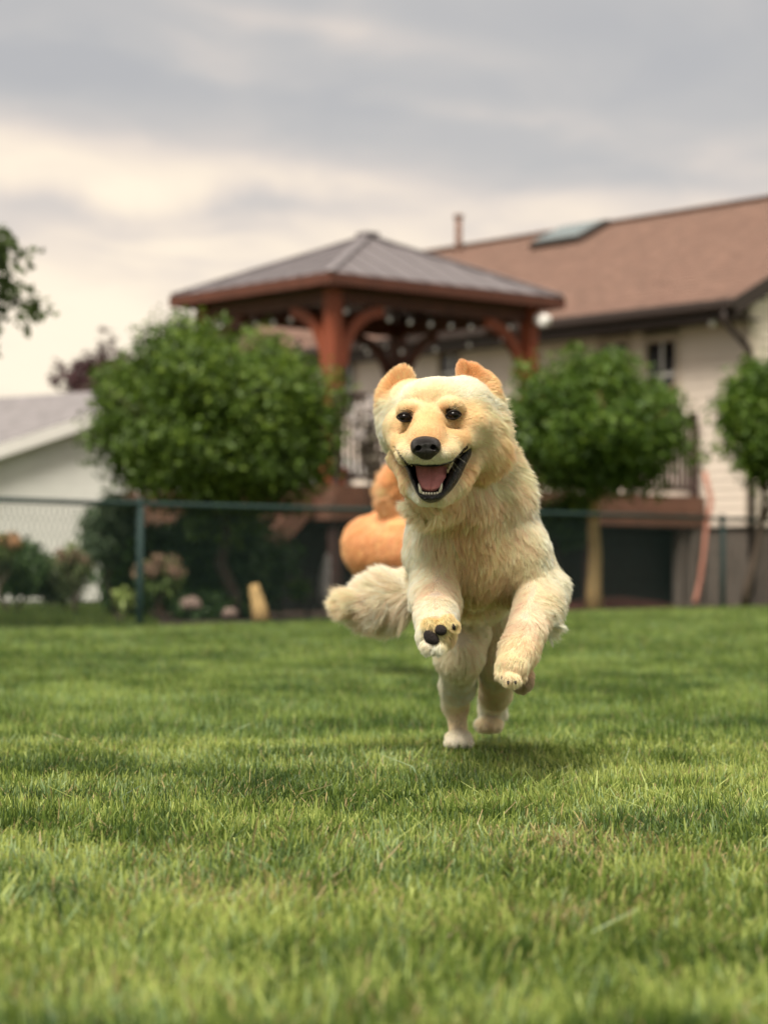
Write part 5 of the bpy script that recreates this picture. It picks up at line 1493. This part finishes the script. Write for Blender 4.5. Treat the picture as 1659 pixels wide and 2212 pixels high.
# eyes
for k, (e, tl) in enumerate(EYES):
    R = Matrix.Rotation(math.radians(-tl), 3, 'Y')
    ey = ellipsoid('eye', Vector(e) + Vector((0, -.001, 0)), (.0118, .0128, .0100), m_eye, dog, 28, 18, R)
    sx = -1 if k == 0 else 1
    pts, rs = [], []
    for i in range(33):
        a = 2 * math.pi * i / 32
        rx, rz = .0122, .0074
        x = rx * math.cos(a); z = rz * math.sin(a)
        # pointed inner and outer corners
        x *= 1 + .16 * abs(math.cos(a)) ** 6
        z = z * (1 - .12 * math.cos(a) ** 4) - (.0015 if abs(math.cos(a)) > .8 and math.cos(a) * sx < 0 else 0)
        y = -.0118 + .0075 * (abs(math.cos(a)) ** 2) + .002 * abs(math.sin(a))
        pts.append(Vector(e) + R @ Vector((x, y, z))); rs.append(.0017 + .0009 * max(0, math.sin(a)))
    MB().tube(pts, rs, 8, cap=False).build('eyelid_rim', m_rim, dog, True)

# paw pads on the raised foreleg, claws
def pad(cx, cy, Y, rx, rz, rot=0, dep=.010, name='paw_pad'):
    fp = fieldbox(cx - 26, cx + 26, cy - 26, cy + 26, Y - .03, Y + .04, .0013)
    R = Rot(0, rot, 0)
    fp.ell(A_(cx, cy, Y), (rx, dep, rz), .004, R)
    return fp
def pad_obj(fp):
    a, b = fp.mesh(); a = smooth_mesh(a, b, 2, .4); return np_mesh('paw_pad', a, b, m_pad, dog, True)
fp = pad(931, 1377, 4.236, .0148, .0122, 35, .012); fp.ell(A_(924, 1367, 4.236), (.0058, .011, .0068), .006); fp.ell(A_(940, 1384, 4.238), (.0066, .010, .0052), .006); pad_obj(fp)
pad_obj(pad(951.5, 1361, 4.231, .0118, .0102, 25, .012))
pad_obj(pad(979, 1353, 4.238, .0042, .0078, -18, .012))
pad_obj(pad(925, 1348, 4.239, .0032, .0024, -25, .006))
pad_obj(pad(957, 1340, 4.243, .0034, .0022, 20, .006))
def claw(p, q, r=.0028):
    MB().tube([p, p.lerp(q, .5) + Vector((0, -.0012, -.0004)), q], [r, r * .8, r * .15], 7).build('claw', m_claw, dog, True)
claw(A_(916, 1394, 4.240), A_(930, 1401, 4.232)); claw(A_(942, 1399, 4.24), A_(946, 1409, 4.235), .002)
claw(A_(1084, 1461, 4.343), A_(1083, 1468, 4.338)); claw(A_(1097, 1472, 4.328), A_(1097, 1479, 4.324)); claw(A_(1112, 1472, 4.328), A_(1114, 1478, 4.325))
# whiskers
mb = MB(); rw = random.Random(9)
for sx, xs in ((-1, [(886, 985), (880, 980), (892, 990)]), (1, [(962, 982), (970, 976), (956, 990)])):
    for (x, y) in xs:
        p = A_(x, y, 4.225 + .0006 * abs(x - 921)); L = rw.uniform(.03, .055)
        d = Vector((sx * .8, .35, rw.uniform(-.7, -.1))).normalized()
        pts = [p + d * L * t_ + Vector((0, 0, -.010 * t_ * t_)) for t_ in (0, .35, .7, 1)]
        mb.tube(pts, [.00032, .00028, .0002, .00008], 4)
wk = mb.build('whiskers', mat('whisker', (.75, .7, .6), .4, .1, 10), dog); wk['kind'] = 'stuff'
# ================================================================== the orange dog behind, turning away
f2 = Field((-.62, 8.35, -.08), (.42, 9.75, 1.08), .009)
B_ = lambda x, y, Y: at(x, y, Y)
f2.chain([B_(872, 1188, 9.0), B_(836, 1186, 9.2), B_(814, 1186, 9.42)], [.112, .118, .115], .08)
f2.ell(B_(832, 1184, 9.1), (.130, .16, .122), .08)
f2.ell(B_(868, 1185, 8.98), (.105, .12, .12), .04)
f2.cap(B_(800, 1175, 9.42), B_(790, 1190, 9.62), .11, .085, .04)
f2.ell(B_(788, 1200, 9.68), (.07, .09, .07), .03)
f2.cap(B_(786, 1205, 9.70), B_(782, 1222, 9.76), .045, .03, .02)
# tail raised
f2.chain([B_(870, 1165, 9.04), B_(856, 1125, 9.0), B_(845, 1085, 8.98), B_(841, 1045, 8.95), B_(852, 1016, 8.93)], [.055, .042, .042, .036, .020], .04)
# legs
for (x, Y, k) in [(945, 8.98, 0), (925, 9.12, 1)]:
    f2.chain([B_(x - 48, 1200, Y), B_(x - 22, 1270, Y - .02), B_(x - 10, 1315, Y - .10), B_(x + 6, 1352, Y + .06)], [.088, .06, .034, .026], .03)
    f2.ell(B_(x + 6, 1360, Y + .09), (.03, .04, .03), .01)
for (x, Y) in [(800, 9.42), (822, 9.55)]:
    f2.chain([B_(x, 1200, Y), B_(x + 3, 1290, Y), B_(x, 1345, Y + .02)], [.065, .042, .028], .03)
    f2.ell(B_(x, 1352, Y), (.028, .045, .02), .01)
V2, Q2 = f2.mesh(); V2 = smooth_mesh(V2, Q2, 2, .5)
OR_, PL_ = gl((.58, .30, .115)), gl((.66, .48, .30))
GD2 = [(805, 1215, 9.1, (-.2, 0, -1), .035, .2, gl((.44, .20, .065)), .3, .09), (845, 1150, 8.95, (-.3, 0, -.8), .03, .2, gl((.66, .40, .19)), .3, .09), (770, 1180, 9.3, (-.5, 0, -.9), .035, .25, gl((.60, .36, .17)), .3, .07), (868, 1180, 8.85, (-.2, 0, -1), .03, .15, OR_, .5, .15), (800, 1160, 9.3, (-.6, 0, -.6), .03, .15, OR_, .5, .15), (830, 1140, 9.1, (-.4, .4, -.5), .03, .15, gl((.62, .30, .10)), .5, .12),
       (872, 1080, 8.9, (.3, 0, .8), .05, .25, gl((.48, .20, .06)), .6, .05), (842, 1070, 8.93, (-.7, 0, .6), .07, .35, PL_, .7, .035), (852, 1030, 8.93, (.0, 0, 1), .05, .2, gl((.60, .32, .13)), .6, .04),
       (870, 1240, 8.9, (-.1, 0, -1), .04, .2, gl((.50, .20, .06)), .6, .1), (870, 1320, 8.9, (0, 0, -1), .02, .15, OR_, .4, .1), (800, 1280, 9.4, (0, 0, -1), .03, .15, OR_, .4, .12), (788, 1195, 9.65, (0, .5, -1), .02, .15, OR_, .4, .1)]
P2 = np.array([B_(g_[0], g_[1], g_[2]) for g_ in GD2]); S2 = np.array([g_[8] for g_ in GD2])
D2_ = np.array([g_[3] for g_ in GD2], float); D2_ /= np.linalg.norm(D2_, axis=1)[:, None]
T2 = np.concatenate([D2_, np.array([[g_[4], g_[5]] for g_ in GD2]), np.array([g_[6] for g_ in GD2]), np.array([[g_[7]] for g_ in GD2])], 1)
def guide2(P):
    d2 = ((P[:, None] - P2[None]) ** 2).sum(-1); w_ = np.exp(-d2 / (2 * S2 ** 2)) + 1e-9
    return (w_ @ T2) / w_.sum(1)[:, None]
dog2 = empty('dog', (.05, 9.1, -.03), 'orange golden dog behind the pale one, turned away with raised tail', 'dog')
np_mesh('body', V2, Q2, m_skin, dog2, True, guide2(V2)[:, 5:8] * .9)
make_hair('fur', V2, Q2, np.ones(len(V2)), 70000, f2, guide2, dog2, 701, rad=.0009, npt=4, calm=lambda P: np.full(len(P), .8))
